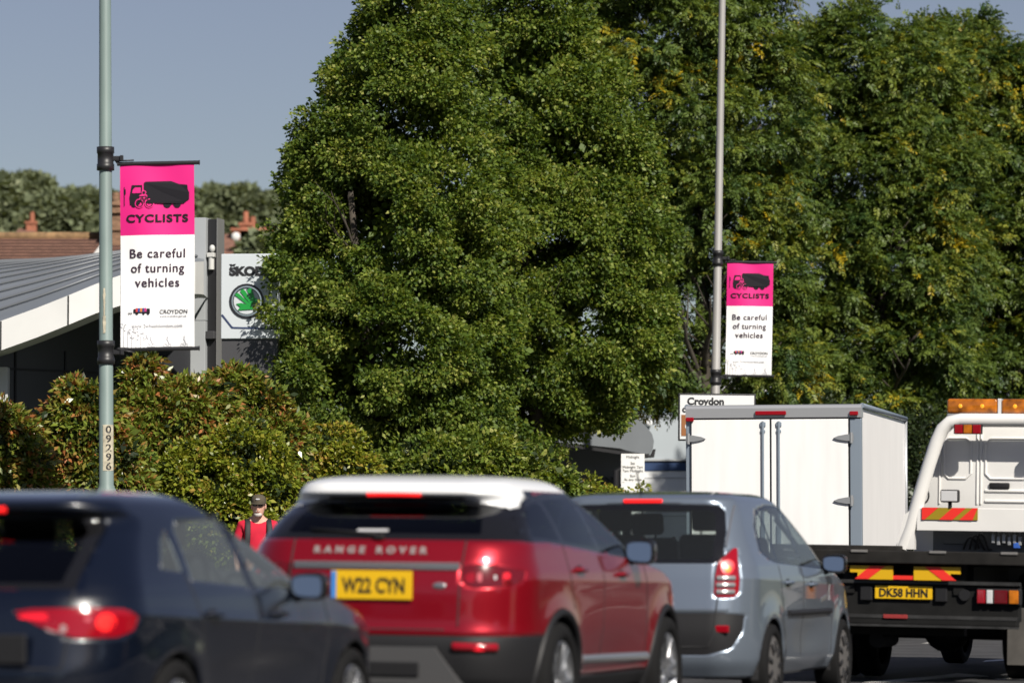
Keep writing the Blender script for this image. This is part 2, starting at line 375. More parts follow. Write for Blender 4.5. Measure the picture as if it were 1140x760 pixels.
b.build('lead_flashing', M_FASC, rfm)
def far_house(px0, px1, pyr, pye, Y, chim, label, dish=False):
    x0, x1 = P(px0, 0, Y).x, P(px1, 0, Y).x; zr, ze = P(0, pyr, Y).z, P(0, pye, Y).z; c = (x0 + x1) / 2; w = (x1 - x0) / 2
    h = empty('brick_house', (c, Y, 0), (0, 0, 0), label, 'house', 'brick houses far beyond the showroom')
    b = MB(); b.box((0, 3.5, ze / 2), (2 * w - .4, 7, ze)); b.build('wall', M_WALLB, h)
    r = mobj('roof', [(-w, -.4, ze), (w, -.4, ze), (w * .7, 3.5, zr), (-w * .7, 3.5, zr), (-w, 7.4, ze), (w, 7.4, ze)], [(0, 1, 2, 3), (3, 2, 5, 4), (1, 5, 2), (0, 3, 4)], mat('far_tile', (.17, .085, .06), .9, noise=.25, nscale=2), h)
    for (px, py, wd) in chim:
        xx, zz = P(px, 0, Y).x - c, P(0, py, Y).z; b = MB(); b.box((xx, 3, (zz + ze) / 2), (wd, .9, zz - ze + .6)); b.box((xx, 3, zz + .28), (wd + .16, 1.05, .14))
        b.cyl((xx, 3, zz + .3), (xx, 3, zz + .95), .16, .13); b.build('chimney', M_BRICK2, r)
    for k in (-1, 1):
        b = MB(); b.box((k * w * .5, -.02, ze * .55), (1.5, .08, 1.3)); b.build('window', M_WIN, h)
    if dish:
        b = MB(); xx, zz = P(261, 0, Y).x - c, P(0, 262, Y).z; b.sph((xx, .4, zz), (.22, .1, .22)); b.cyl((xx, .5, zz), (xx, 1.8, zz - .1), .04); b.build('satellite_dish', M_FASC, h)
    return h
far_house(232, 305, 253, 290, 190, [(276, 256, 2.0), (268, 250, .5)], 'far red brick house with a chimney and satellite dish, seen above the pylon sign', dish=True)
far_house(8, 34, 247, 268, 230, [(27, 248, .6)], 'far red roof half lost in trees at the left edge of the photo')
far_house(40, 56, 236, 262, 260, [(52, 233, .6)], 'small far roof peeping out of trees left of the lamp post')

# ------------------------------------------------------------------ pale building and canopy in the middle
Yp = 92
pb = empty('pale_building', (P(790, 0, Yp).x, Yp, 0), (0, 0, 0), 'pale grey industrial building with a navy stripe, glimpsed between tree and box lorry', 'building')
def bx(px0, px1, py0, py1, dy=0.0, th=.3, Y=Yp, ox=None):
    ox = pb.location.x if ox is None else ox
    xa, xb = P(px0, 0, Y).x - ox, P(px1, 0, Y).x - ox; za, zb = P(0, py1, Y).z, P(0, py0, Y).z
    return ((xa + xb) / 2, dy + th / 2, (za + zb) / 2), (xb - xa, th, zb - za)
M_PBG = mat('building_pale_grey', (.36, .40, .43), .6, noise=.04, nscale=.5)
M_PBW = mat('building_white', (.74, .75, .76), .5, noise=.03, nscale=.5)
b = MB(); b.box(*bx(640, 980, 460, 513, 0, 6)); b.build('upper_wall', M_PBG, pb)
b = MB(); b.box(*bx(640, 980, 515, 524, -.02, 5.9)); b.build('stripe', mat('building_navy', (.02, .045, .12), .5), pb)
b = MB(); b.box(*bx(640, 980, 524.3, 655, 0, 6)); b.build('lower_wall', M_PBW, pb)
b = MB()
for py in (531.5, 552, 574): b.box(*bx(640, 980, py, py + .8, -.012, .03))
b.box(*bx(640, 980, 511, 513, -.04, .1)); b.build('panel_joint', mat('joint_grey', (.35, .36, .37), .6), pb)
b = MB(); b.box(*bx(640, 980, 453, 459.6, 1.5, 4)); b.build('parapet', mat('pale_blue_glass', (.28, .37, .43), .2), pb)
b = MB(); b.sph(bx(722, 722.1, 471, 471.1, -.15, .1)[0], (.09, .09, .09)); b.box(*bx(721, 724, 469, 474, -.06, .1)); b.build('wall_lamp', M_PBW, pb)
Yq = 110
wh = empty('white_warehouse', (P(760, 0, Yq).x, Yq, 0), (0, 0, 0), 'white warehouse with blue glazing showing in gaps under the tree crowns', 'building')
b = MB(); b.box(*bx(660, 870, 425, 436, 0, 5, Yq, wh.location.x)); b.build('upper_wall', M_PBW, wh)
b = MB(); b.box(*bx(660, 870, 436.5, 640, 0, 5, Yq, wh.location.x)); b.build('glazing', mat('blue_glazing', (.18, .36, .5), .15), wh)

Yc = 68
cn = empty('canopy_building', (P(690, 0, Yc).x, Yc, 0), (0, 0, 0), 'dark grey kiosk with a rounded canopy roof and black drainpipe behind the large tree', 'building')
ox = cn.location.x
def cp(px, py): q = P(px, py, Yc); return (q.x - ox, q.z)
b = MB(); b.box(*bx(600, 693, 478, 655, 1.0, 5, Yc, ox)); b.build('wall', mat('grey_cladding', (.09, .10, .115), .5, noise=.1, nscale=2), cn)
prof = [(560, 452), (690, 457), (699, 460), (709, 466), (719, 474), (726, 483), (728, 491), (727, 499), (724, 505), (716, 505.3), (700, 502), (690, 499), (560, 486)]
b = MB(); b.prism([cp(*p) for p in prof], 0, 5.5, 'xz'); b.build('canopy', mat('canopy_grey', (.16, .175, .19), .4, noise=.06, nscale=2), cn)
b = MB(); b.prism([cp(*p) for p in [(600, 489), (700, 503.5), (716, 506.5), (724, 506.5), (727, 500), (730, 500), (728, 509), (716, 510), (700, 507), (600, 493)]], -.05, .15, 'xz'); b.build('gutter', M_BLK, cn)
b = MB(); b.tube([Vector((cp(703, 0)[0], -.12, cp(0, 505)[1])), Vector((cp(702, 0)[0], -.12, cp(0, 516)[1])), Vector((cp(686, 0)[0], -.1, cp(0, 524)[1])), Vector((cp(684, 0)[0], -.1, .1))], .055, 8); b.build('drainpipe', M_BLK, cn)
b = MB()
for k in range(7):
    a_, c_ = cp(640 + k * 7, 530), cp(668 + k * 7, 552); b.tube([(a_[0], .9, a_[1]), (c_[0], .9, c_[1])], .02, 5)
b.build('brace', M_DK, cn)

# opening hours board
Yo = 63
nb = empty('notice_board', (P(704, 0, Yo).x, Yo, 0), (0, 0, 0), 'white notice board of opening hours beside the dark drainpipe', 'sign')
ox = nb.location.x; u = Yo / F
b = MB(); b.box(*bx(691.5, 717.5, 505, 536.5, 0, .06, Yo, ox)); b.box(*bx(691.5, 717.5, 537.2, 560, 0, .06, Yo, ox)); b.build('board', mat('board_white', (.72, .72, .71), .5), nb)
b = MB(); b.box(*bx(693, 695, 536, 656, .065, .05, Yo, ox)); b.box(*bx(714, 716, 536, 656, .065, .05, Yo, ox)); b.build('post', M_DK, nb)
fl = Flat()
for (tx, py) in (('Midnight', 510), ('Sat', 517), ('Midnight 7am', 521.2), ('7am Midnight', 525.4), ('Sun', 531), ('At any time', 535)):
    fl.text(tx, .4 * u, P(0, py, Yo).z, 4.2 * u, y=-.004)
fl.build('lettering', M_BLK, nb)

# ------------------------------------------------------------------ direction sign
Yd = 58
ds = empty('direction_sign', (P(796.5, 0, Yd).x, Yd, 0), (0, R(.5), 0), 'white road sign reading Croydon with black border, behind the box lorry', 'sign')
ox = P(799, 0, Yd).x; u = Yd / F
b = MB(); b.box(*bx(755.5, 842, 438, 491, 0, .03, Yd, ox), bev=.012); b.build('border', M_BLK, ds)
b = MB(); b.box(*bx(757.5, 840, 440, 489, -.006, .02, Yd, ox)); b.build('face', mat('sign_white', (.66, .67, .67), .4), ds)
fl = Flat(); fl.text('Croydon', P(786, 0, Yd).x - ox, P(0, 450.5, Yd).z, 11.0 * u, bold=.006, y=-.01, width=41 * u); fl.text('cr', P(764, 0, Yd).x - ox, P(0, 459, Yd).z, 10 * u, bold=.006, y=-.01); fl.build('lettering', M_BLK, ds)
b = MB(); b.box(*bx(759, 769, 462, 485.5, -.012, .02, Yd, ox)); b.build('brown_patch', mat('sign_brown', (.26, .10, .03), .5), ds)
fl = Flat(); c_ = P(766.5, 475, Yd); fl.disc(c_.x - ox, c_.z, 3.4 * u, -.015); fl.build('symbol', mat('sign_white', (.66, .67, .67), .4), ds)
b = MB()
for px in (772, 826): b.cyl((P(px, 0, Yd).x - ox, .09, .12), (P(px, 0, Yd).x - ox, .09, P(0, 441, Yd).z), .045)
b.build('post', mat('galvanised', (.35, .36, .37), .45, metal=.6), ds)

# ------------------------------------------------------------------ lamp posts
M_GREEN = mat('grey_green_paint', (.17, .225, .215), .5, noise=.12, nscale=5, stretch=(1, 1, .3))
M_ALU = mat('weathered_steel', (.33, .32, .31), .5, metal=.15, noise=.08, nscale=4, stretch=(1, 1, .2))
def lamp_post(px, Y, lean, m, label, zs, height, num=None):
    x = (px - CX) / F * Y
    o = empty('lamp_post', (x, Y, .12), (0, lean, 0), label, 'lamp post', 'lamp posts along the kerb')
    b = MB(); b.lathe([(0.0, .0), (0.0, .105), (zs, .105), (zs + .05, .098), (zs + .1, .078), (height, .055), (height, 0)], 'z', 24); b.build('shaft', m, o, smooth=True)
    b = MB(); b.box((0, 0, .04), (.36, .36, .03), bev=.005)
    for k in range(4): b.cyl((.13 * (1 if k & 1 else -1), .13 * (1 if k & 2 else -1), .05), (.13 * (1 if k & 1 else -1), .13 * (1 if k & 2 else -1), .1), .02)
    b.build('base_plate', M_DK, o)
    b = MB(); b.box((0, -.107, .75), (.1, .012, .5), bev=.004); b.build('access_door', m, o)
    b = MB(); b.tube([(0, 0, height - .02), (.03 * 8, 0, height + .35), (1.0, -.3, height + .6), (1.5, -.45, height + .62)], .035, 8); b.build('outreach_arm', m, o)
    b = MB(); b.box((1.85, -.55, height + .62), (.75, .25, .13), bev=.05, rot=R(-17)); b.build('lantern', M_ALU, o, smooth=True)
    return o
lp1 = lamp_post(120.3, 41.0, R(-.50), M_GREEN, 'grey green lamp post with a vertical number plate, carrying the larger banner', P(0, 550, 41).z - .12, 10.0)
lp2 = lamp_post(791.5, 64.0, R(1.18), M_ALU, 'pale grey steel lamp post in front of trees, carrying the smaller banner', 1.6, 10.5)
# number sticker and flaking paint on the nearer post
u = 41 / F
b = MB(); zt_, zb_ = P(0, 473, 41).z - .12, P(0, 524, 41).z - .12
pr = [(-.036 * 1, -.0), (.036, 0)]
def wrap_patch(z0, z1, a0, a1, r0, off):
    v, f = [], []; n = 8
    for i in range(n + 1):
        a = a0 + (a1 - a0) * i / n
        for z in (z0, z1): v.append((math.sin(a) * (r0 + off), -math.cos(a) * (r0 + off), z))
    for i in range(n): f.append((2 * i, 2 * i + 2, 2 * i + 3, 2 * i + 1))
    return v, f
v, f = wrap_patch(zb_, zt_, R(-20), R(75), .0775, .0035); mobj('number_plate', v, f, mat('aged_cream', (.45, .41, .31), .7, noise=.3, nscale=20), lp1)
fl = Flat()
for k, ch in enumerate('09296'):
    fl.text(ch, 0, zt_ - .088 - k * .0975, .108, bold=.002, y=0)
vv = []
for (x, y, z) in fl.v:
    a = x / .0775 * 1.15 + R(24); r = .0775 + .0055 - y; vv.append((math.sin(a) * r, -math.cos(a) * r, z))
mobj('number_lettering', vv, fl.f, M_BLK, lp1)
random.seed(4); v = []; f = []
for (py0, py1, hw) in ((321, 338, 9), (338, 352, 6), (352, 371, 11)):
    n = len(v); k = 7
    for i in range(k + 1):
        z = P(0, py0 + (py1 - py0) * i / k, 41).z - .12
        for sgn in (-1, 1):
            a = R(-6 + sgn * hw * random.uniform(.6, 1.3)); v.append((math.sin(a) * .078, -math.cos(a) * .078 - .0, z))
    for i in range(k): f.append((n + 2 * i, n + 2 * i + 2, n + 2 * i + 3, n + 2 * i + 1))
v = [(x * 1.03, y * 1.03, z) for x, y, z in v]
mobj('flaked_paint', v, f, mat('aged_cream', (.45, .41, .31), .7), lp1)

# ------------------------------------------------------------------ banners
M_PINK = mat('banner_magenta', (.70, .010, .20), .6)
M_BWHT = mat('banner_white', (.86, .86, .87), .55)
M_INK = mat('banner_black', (.012, .011, .015), .7, spec=.2)
M_PURP = mat('banner_purple_ink', (.035, .012, .03), .6)
M_GREY = mat('banner_grey_print', (.40, .40, .42), .6)
M_PALE = mat('banner_pale_print', (.62, .62, .65), .6)
def banner(post, Y, ztop, k, label, xoff):
    o = empty('street_banner', post.location, (0, 0, 0), label, 'banner', 'road safety banners hung on lamp posts')
    o.rotation_euler = (Matrix.Rotation(post.rotation_euler.y, 3, 'Y') @ Matrix.Rotation(R(-6), 3, 'Z')).to_euler()
    ux = .80 / 82; uz = 1.98 / 206
    def X(p): return xoff + (p - 134) * ux * k
    def Z(p): return ztop - (p - 182) * uz * k
    nx, nz = 20, 40
    def sheet(x0, x1, z0, z1, m, nm):
        v, f = [], []
        for i in range(nx + 1):
            for j in range(nz + 1):
                x = x0 + (x1 - x0) * i / nx; z = z0 + (z1 - z0) * j / nz; v.append((x, bow(x, z), z))
        for i in range(nx):
            for j in range(nz): q = i * (nz + 1) + j; f.append((q, q + nz + 1, q + nz + 2, q + 1))
        vb = [(a, b_ + .003, c) for a, b_, c in v]; n = len(v)
        return mobj(nm, v + vb, f + [tuple(i + n for i in q[::-1]) for q in f], m, o, smooth=True)
    def bow(x, z):
        s_ = (x - X(134)) / (X(216) - X(134)); t_ = (z - Z(388)) / (Z(182) - Z(388))
        return .022 * math.sin(math.pi * t_) * math.sin(s_ * 5 + t_ * 4) - .020 * math.sin(2.2 * math.pi * s_) * (1 - t_) + .006 * math.sin(9 * s_ + 3 * t_) * t_
    sheet(X(134), X(216.5), Z(262), Z(183.5), M_PINK, 'pink_panel'); sheet(X(134), X(216.5), Z(387), Z(262), M_BWHT, 'white_panel')
    def msg(fl, t_, z_, w_):
        for d_, e_ in ((-.0024, 0), (.0024, -.0007)): fl.text(t_, X(175.5) + d_ * k, z_, 14.2 * hs, y=e_, spacing=1.1, width=w_ * ux * k)
    def fin(fl, nm, m):
        fl.v = [(x, y + bow(x, z) - .0075, z) for x, y, z in fl.v]; fl.build(nm, m, o)
    hs = uz * k
    fl = Flat()
    # tipper lorry: cab, body, wheels
    fl.poly([(X(a), Z(b)) for a, b in [(147.5, 206), (159, 206), (159, 224), (156, 226), (155, 229), (149, 229), (145.5, 227.5), (145, 219)]])
    fl.poly([(X(a), Z(b)) for a, b in [(161, 203.5), (163, 202.3), (191, 202), (200, 205.5), (209, 206.5), (209.5, 212), (211, 215), (210.8, 222.5), (208, 224.5), (205, 227), (161, 226.2)]])
    for cx_, r_ in ((186.5, 4.3), (197.5, 4.3)): fl.disc(X(cx_), Z(227.3), r_ * ux * k)
    fl.disc(X(150), Z(227.5), 3.0 * ux * k)
    fl.rect(X(138.6), Z(229), X(139.3), Z(208)); fl.rect(X(138.6), Z(216), X(140.6), Z(210.5))
    fin(fl, 'lorry_emblem', M_INK)
    fl = Flat(); fl.poly([(X(a), Z(b)) for a, b in [(148.5, 211.5), (151, 208.7), (157.5, 208.7), (157.5, 215), (148, 215)]], y=-.0015)
    # rim of the bicycle cut out of the lorry
    for cx_ in (156.2, 167): fl.ring(X(cx_), Z(226.6), 4.2 * ux * k, 5.2 * ux * k, -.0015)
    fl.disc(X(161), Z(214.5), 2.6 * ux * k, -.0015); fl.poly([(X(a), Z(b)) for a, b in [(156, 217.5), (160, 215.8), (164.5, 217), (165, 224), (160, 226), (156.5, 223)]], -.0015)
    fin(fl, 'cab_window', M_PINK)
    fl = Flat()
    for cx_ in (156.2, 167): fl.ring(X(cx_), Z(226.6), 3.1 * ux * k, 4.0 * ux * k, -.003)
    fl.disc(X(161), Z(214.6), 1.7 * ux * k, -.003)
    for a, b in (((157.5, 219.5), (163.5, 218.5)), ((159.3, 218.5), (161.3, 226)), ((163.5, 218.5), (161.3, 226)), ((156.2, 226.6), (158.4, 219.5)), ((167, 226.6), (163.8, 219.5)), ((158.4, 222), (164, 222)), ((155, 219.3), (159, 219)), ((165, 218.3), (166.5, 221))):
        fl.line((X(a[0]), Z(a[1])), (X(b[0]), Z(b[1])), 1.1 * ux * k, -.003)
    fin(fl, 'cyclist_emblem', M_INK)
    fl = Flat(); fl.text('CYCLISTS', X(175.3), Z(247.2), 11.6 * hs, bold=.0035 * k, spacing=1.12, width=68.5 * ux * k); fin(fl, 'headline_lettering', M_INK)
    fl = Flat()
    msg(fl, 'Be careful', Z(287), 61); fin(fl, 'message_lettering', M_PURP); fl = Flat(); msg(fl, 'of turning', Z(303.3), 59); fin(fl, 'message_lettering', M_PURP); fl = Flat()
    msg(fl, 'vehicles', Z(319.5), 49); fin(fl, 'message_lettering', M_PURP)
    fl = Flat(); fl.text('CROYDON', X(193.3), Z(349.4), 6.2 * hs, width=31 * ux * k)
    fl.rect(X(148.6), Z(348.5), X(151), Z(344)); fl.rect(X(163.5), Z(349), X(167), Z(343.6)); fl.rect(X(151), Z(348.6), X(163.5), Z(347.4))
    for c_ in (152.5, 160, 165): fl.disc(X(c_), Z(349), 1.5 * ux * k)
    for c_ in (143.5, 146): fl.ring(X(c_), Z(348.8), .7 * ux * k, 1.1 * ux * k, n=10)
    fin(fl, 'logo_print', M_INK)
    for j, cc in enumerate(((.55, .05, .05), (.02, .06, .3), (.6, .2, .03), (.05, .05, .2), (.5, .03, .2))):
        fl = Flat(); fl.rect(X(151.2 + 2.45 * j), Z(347.2), X(153.4 + 2.45 * j), Z(343)); fin(fl, 'logo_colour_block', mat('logo_%d' % j, cc, .6))
    fl = Flat(); fl.text('www.2wheelslondon.com', X(175), Z(364.5), 5.2 * hs, width=56 * ux * k); fl.text('www.croydon.gov.uk', X(193), Z(353), 3.0 * hs, width=30 * ux * k); fin(fl, 'small_print', M_GREY)
    fl = Flat(); rr = random.Random(7)
    for (tx, top) in ((138, 361), (142.5, 366), (147, 370), (152, 367), (157, 373), (161, 371)):
        fl.line((X(tx), Z(386.5)), (X(tx), Z(top + 2)), .5 * ux * k)
        for q in range(11):
            fl.disc(X(tx + rr.uniform(-4, 4)), Z(top + rr.uniform(-2, 6)), rr.uniform(.4, .9) * ux * k, n=7)
    for cxx in (168, 186, 205):
        for q in (-2.3, 2.3): fl.ring(X(cxx + q), Z(384.3), 1.5 * ux * k, 1.95 * ux * k, n=14)
        fl.line((X(cxx - 2), Z(384)), (X(cxx + 1), Z(380)), .7 * ux * k); fl.line((X(cxx + 1), Z(380)), (X(cxx - .5), Z(377)), 1.2 * ux * k); fl.disc(X(cxx + .3), Z(375.4), .9 * ux * k, n=8); fl.line((X(cxx + 1), Z(380)), (X(cxx + 2.3), Z(384)), .6 * ux * k)
    fin(fl, 'sketch_print', M_PALE)
    for zz, nm, e in ((Z(181.8), 'top_bar', 222), (Z(388.6), 'bottom_bar', 221)):
        b = MB(); b.tube([(X(131), 0, zz), (X(e), 0, zz)], .022 * k, 10); b.cyl((X(e), 0, zz), (X(e + .6), 0, zz), .027 * k); b.build(nm, M_BLK, o, smooth=True)
        b = MB(); hb = .5 * k
        zc = zz + (.06 if nm == 'top_bar' else -.03)
        r0 = .082 if post is lp1 else .08
        b.lathe([(zc - .125, r0 - .01), (zc - .125, r0 + .012), (zc - .06, r0 + .012), (zc - .055, r0 + .004), (zc + .055, r0 + .004), (zc + .06, r0 + .012), (zc + .125, r0 + .012), (zc + .125, r0 - .01)], 'z', 20)
        b.box((r0 + .045, 0, zc), (.1, .05, .05), bev=.008); b.tube([(r0 + .02, -.0, zc), (xoff - .01, 0, zz)], .018, 8); b.tube([(r0 + .03, -.02, zc - .03 if nm == 'top_bar' else zc + .03), (X(150), -.03, zz + (.035 if nm == 'top_bar' else -.035))], .009, 6)
        b.box((r0 + .1, -.03, zc + .0), (.035, .035, .06), bev=.005); b.build('post_clamp', M_BLK, o)
    return o
banner(lp1, 41.0, P(0, 182, 41).z - .12, 1.0, 'larger pink and white cyclists banner hanging on the grey green post', .158)
banner(lp2, 64.0, P(0, 291, 64).z - .12, .955, 'smaller pink and white cyclists banner hanging on the pale steel post', .10 + .06)

# ------------------------------------------------------------------ railing between pavement and hedge
M_RAIL = mat('black_railing', (.012, .012, .013), .5)
fo = empty('railing', road(-18.3, 48, 0), (0, 0, -BETA), 'black vertical bar railing running along the foot of the hedge', 'fence')
b = MB(); H = 1.35
for k in range(-70, 260): b.box((0, k * .11, H / 2 + .1), (.02, .02, H))
b.build('infill_panel', M_RAIL, fo)
b = MB()
for z in (.25, H - .08): b.box((.0, 10.4, z + .1), (.035, 36.5, .04))
b.build('rail', M_RAIL, fo)
for k in range(0, 13):
    b = MB(); b.box((0, -7.7 + k * 3.0, H / 2 + .14), (.055, .055, H + .1), bev=.005); b.build('post', M_RAIL, fo)

# ------------------------------------------------------------------ cars
M_TYRE = mat('tyre_rubber', (.010, .010, .0105), .85, spec=.15, bump=.1, bscale=60)
M_GLOSSB = mat('gloss_black_trim', (.008, .008, .009), .12, coat=.3)
M_PLAST = mat('black_plastic', (.013, .013, .0145), .55, spec=.3, bump=.05, bscale=200)
M_INNER = mat('dark_cabin', (.018, .018, .02), .85)
M_SEAT = mat('seat_cloth', (.02, .02, .023), .9)
M_PLY = mat('plate_yellow', (.70, .42, .01), .35)
M_PLK = mat('plate_black', (.01, .01, .01), .5)
M_PLB = mat('plate_blue', (.05, .22, .6), .4)
M_CHR = mat('chrome', (.75, .77, .8), .08, metal=1)
M_MIRR = mat('mirror_glass', (.55, .62, .60), .03, metal=1)
M_RED = mat('red_lens', (.26, .003, .010), .12, coat=.6)
M_REDD = mat('dark_red_lens', (.11, .003, .006), .12, coat=.6)
M_CLEAR = mat('clear_lens', (.55, .55, .56), .15, coat=.6)
M_LIT = mat('lit_brake_lamp', (.8, .02, .01), .3, emit=(1, .012, .02), estr=.75)
M_LITS = mat('lit_tail_lamp', (.6, .01, .02), .3, emit=(1, .01, .03), estr=.28)
M_SILV = mat('satin_silver', (.42, .43, .44), .3, metal=.8)
M_ALLOY = mat('alloy', (.5, .51, .53), .25, metal=.9)
G_DARK = glass_mat('privacy_glass', (.035, .045, .05))
G_MID = glass_mat('tinted_glass', (.72, .78, .77))

def pchip(xs, ys, x):
    xs = np.asarray(xs, float); ys = np.asarray(ys, float); h = np.diff(xs); d = np.diff(ys) / h
    m = np.zeros_like(ys); m[0], m[-1] = d[0], d[-1]
    for i in range(1, len(xs) - 1):
        if d[i - 1] * d[i] > 0:
            w1, w2 = 2 * h[i] + h[i - 1], h[i] + 2 * h[i - 1]; m[i] = (w1 + w2) / (w1 / d[i - 1] + w2 / d[i])
    x = np.clip(x, xs[0], xs[-1]); k = np.clip(np.searchsorted(xs, x) - 1, 0, len(xs) - 2)
    t = (x - xs[k]) / h[k]
    return ys[k] * (1 + 2 * t) * (1 - t) ** 2 + h[k] * m[k] * t * (1 - t) ** 2 + ys[k + 1] * t * t * (3 - 2 * t) + h[k] * m[k + 1] * t * t * (t - 1)

def inpoly(a, b, poly):
    r = np.zeros(len(a), bool); n = len(poly)
    for i in range(n):
        x0, y0 = poly[i]; x1, y1 = poly[(i + 1) % n]
        c = ((y0 > b) != (y1 > b))
        with np.errstate(divide='ignore', invalid='ignore'):
            r ^= c & (a < (x1 - x0) * (b - y0) / (y1 - y0 + 1e-12) + x0)
    return r
def nearest_on(p, poly):
    best = None
    for i in range(len(poly)):
        a = Vector(poly[i]); b = Vector(poly[(i + 1) % len(poly)]); d = b - a
        t = max(0, min(1, (p - a).dot(d) / max(d.length_squared, 1e-9))); q = a + d * t; e = (q - p).length
        if best is None or e < best[0]: best = (e, q)
    return best[1]

class Shell:
    """a car body as a stack of rounded plan outlines"""
    def __init__(s, tab, wheels, arch_r, taper=(.05, .05, .12), belt=1.0, flare=.018, crease=None):
        T = np.array(tab, float); z0, z1 = T[0, 0], T[-1, 0]
        lev = list(np.arange(z0, T[-6, 0], .022)) + list(np.linspace(T[-6, 0], z1, 26))
        for a, b in zip(T[:-1], T[1:]):           # extra levels where the bonnet is nearly flat
            if abs(a[5] - b[5]) > .2 and b[0] - a[0] < .15 and a[0] < belt + .2: lev += list(np.linspace(a[0], b[0], 12))
        lev = np.unique(np.round(lev, 4)); lev = lev[np.concatenate([[True], np.diff(lev) > .002])]
        g = [pchip(T[:, 0], T[:, k], lev) for k in range(1, 6)]
        NR_, NC, NS, NF = 26, 14, 110, 14
        rows = []
        for z, vr, U, Rc, B, vf in zip(lev, *g):
            Rc = min(Rc, U * .9); L = vf - vr; Rv = min(Rc * 1.0, L * .28); Rf = min(.5, U * .75); Rfv = min(.42, L * .22); Bf = .10 if L > 3 else .12
            pts = []
            for i in range(NR_): u = (U - Rc) * i / NR_; pts.append((u, vr + B * (u / U) ** 2))
            vb = vr + B * ((U - Rc) / U) ** 2
            for i in range(NC):
                a = math.pi / 2 * i / NC; u = U - Rc + Rc * math.sin(a); pts.append((u, vb + B * ((U - Rc) / U) ** 2 * 0 + B * .35 * math.sin(a) ** 2 * (Rc / U) + Rv * (1 - math.cos(a))))
            v1 = vb + B * .35 * (Rc / U) + Rv; v2 = vf - Bf - Rfv
            for i in range(NS): pts.append((U, v1 + (v2 - v1) * i / NS))
            for i in range(NC):
                a = math.pi / 2 * i / NC; pts.append((U - Rf + Rf * math.cos(a), v2 + Rfv * math.sin(a)))
            for i in range(NF + 1): u = (U - Rf) * (1 - i / NF); pts.append((u, vf - Bf * (u / max(U - Rf, 1e-3)) ** 2))
            p = np.array(pts)
            # plan taper, more above the belt line
            ar = taper[0] + (taper[2] - taper[0]) * np.clip((z - belt) / .25, 0, 1)
            k = 1 - ar * np.clip((1.7 - p[:, 1]) / 1.7, 0, 1.2) ** 2 - taper[1] * np.clip((p[:, 1] - 2.7) / 1.5, 0, 1.2) ** 2
            p[:, 0] *= k
            # wheel arch flare and door hollow
            for (wv, wz) in wheels:
                d = np.hypot(p[:, 1] - wv, (z - wz)); w = np.exp(-((d - arch_r) / .11) ** 2); p[:, 0] += flare * w * np.clip((p[:, 0] - .6) / .2, 0, 1)
            mid = (wheels[0][0] + wheels[1][0]) / 2
            p[:, 0] -= .022 * np.exp(-((p[:, 1] - mid) / .75) ** 2) * math.exp(-((z - .52) / .14) ** 2) * np.clip((p[:, 0] - .6) / .2, 0, 1)
            if crease:
                cz = crease[0] + crease[1] * (p[:, 1] - 2.0)
                p[:, 0] += crease[2] * np.exp(-np.abs(z - cz) / .05) * np.clip((p[:, 0] - .6) / .2, 0, 1)
            full = np.concatenate([p, np.stack([-p[-2:0:-1, 0], p[-2:0:-1, 1]], 1)]); rows.append(np.column_stack([full, np.full(len(full), z)]))
        s.V = np.concatenate(rows); n = len(rows[0]); m = len(rows); s.n, s.m, s.half = n, m, len(p)
        i = np.arange(m - 1)[:, None] * n; j = np.arange(n)[None, :]; j2 = (j + 1) % n
        s.F = np.stack([i + j, i + j2, i + n + j2, i + n + j], -1).reshape(-1, 4)
        s.tris = [list(range((m - 1) * n, m * n))]
        X = s.V.reshape(m, n, 3); dd = np.linalg.norm(np.diff(X, axis=1), axis=2); arc = np.concatenate([np.zeros((m, 1)), np.cumsum(dd, 1)], 1)
        tot = arc[:, -1:] + np.linalg.norm(X[:, 0] - X[:, -1], axis=1)[:, None]
        sg = np.where(np.arange(n)[None, :] < s.half, arc, arc - tot); s.S = sg.reshape(-1)
        s.lab = np.zeros(len(s.F), int); s.names = ['body']
        s._norm()
    def _norm(s):
        V, F_ = s.V, s.F; fn = np.cross(V[F_[:, 2]] - V[F_[:, 0]], V[F_[:, 3]] - V[F_[:, 1]]); fn /= np.linalg.norm(fn, axis=1)[:, None] + 1e-12
        s.fn = fn; s.fc = V[F_].mean(1); s.vn = np.zeros_like(V)
        for k in range(4): np.add.at(s.vn, F_[:, k], fn)
        s.vn /= np.linalg.norm(s.vn, axis=1)[:, None] + 1e-12
    def _id(s, name):
        if name not in s.names: s.names.append(name)
        return s.names.index(name)
    def _border(s, sel):
        a = np.zeros(len(s.V), bool); b = np.zeros(len(s.V), bool); a[s.F[sel].ravel()] = True; b[s.F[~sel].ravel()] = True
        return np.where(a & b)[0]
    def _slide(s, vi, delta):
        """move a vertex along its tangent plane so the surface keeps its shape"""
        d = Vector(delta); n = Vector(s.vn[vi]); s.V[vi] += np.array(d - n * d.dot(n))
    def side(s, name, poly, sides=(1, -1), within=None):
        for sd in sides:
            sel = inpoly(s.fc[:, 1], s.fc[:, 2], poly) & (s.fn[:, 0] * sd > .3) & (s.fc[:, 0] * sd > .2)
            if within is not None: sel &= np.isin(s.lab, [s._id(w) for w in within])
            s.lab[sel] = s._id(name)
            for vi in s._border(sel):
                q = nearest_on(Vector((s.V[vi, 1], s.V[vi, 2])), poly); dv, dz = q.x - s.V[vi, 1], q.y - s.V[vi, 2]
                if math.hypot(dv, dz) > .05: continue
                n = s.vn[vi]; du = -(n[1] * dv + n[2] * dz) / (n[0] if abs(n[0]) > .2 else .2 * sd); s.V[vi] += (np.clip(du, -.03, .03), dv, dz)
        s._norm()
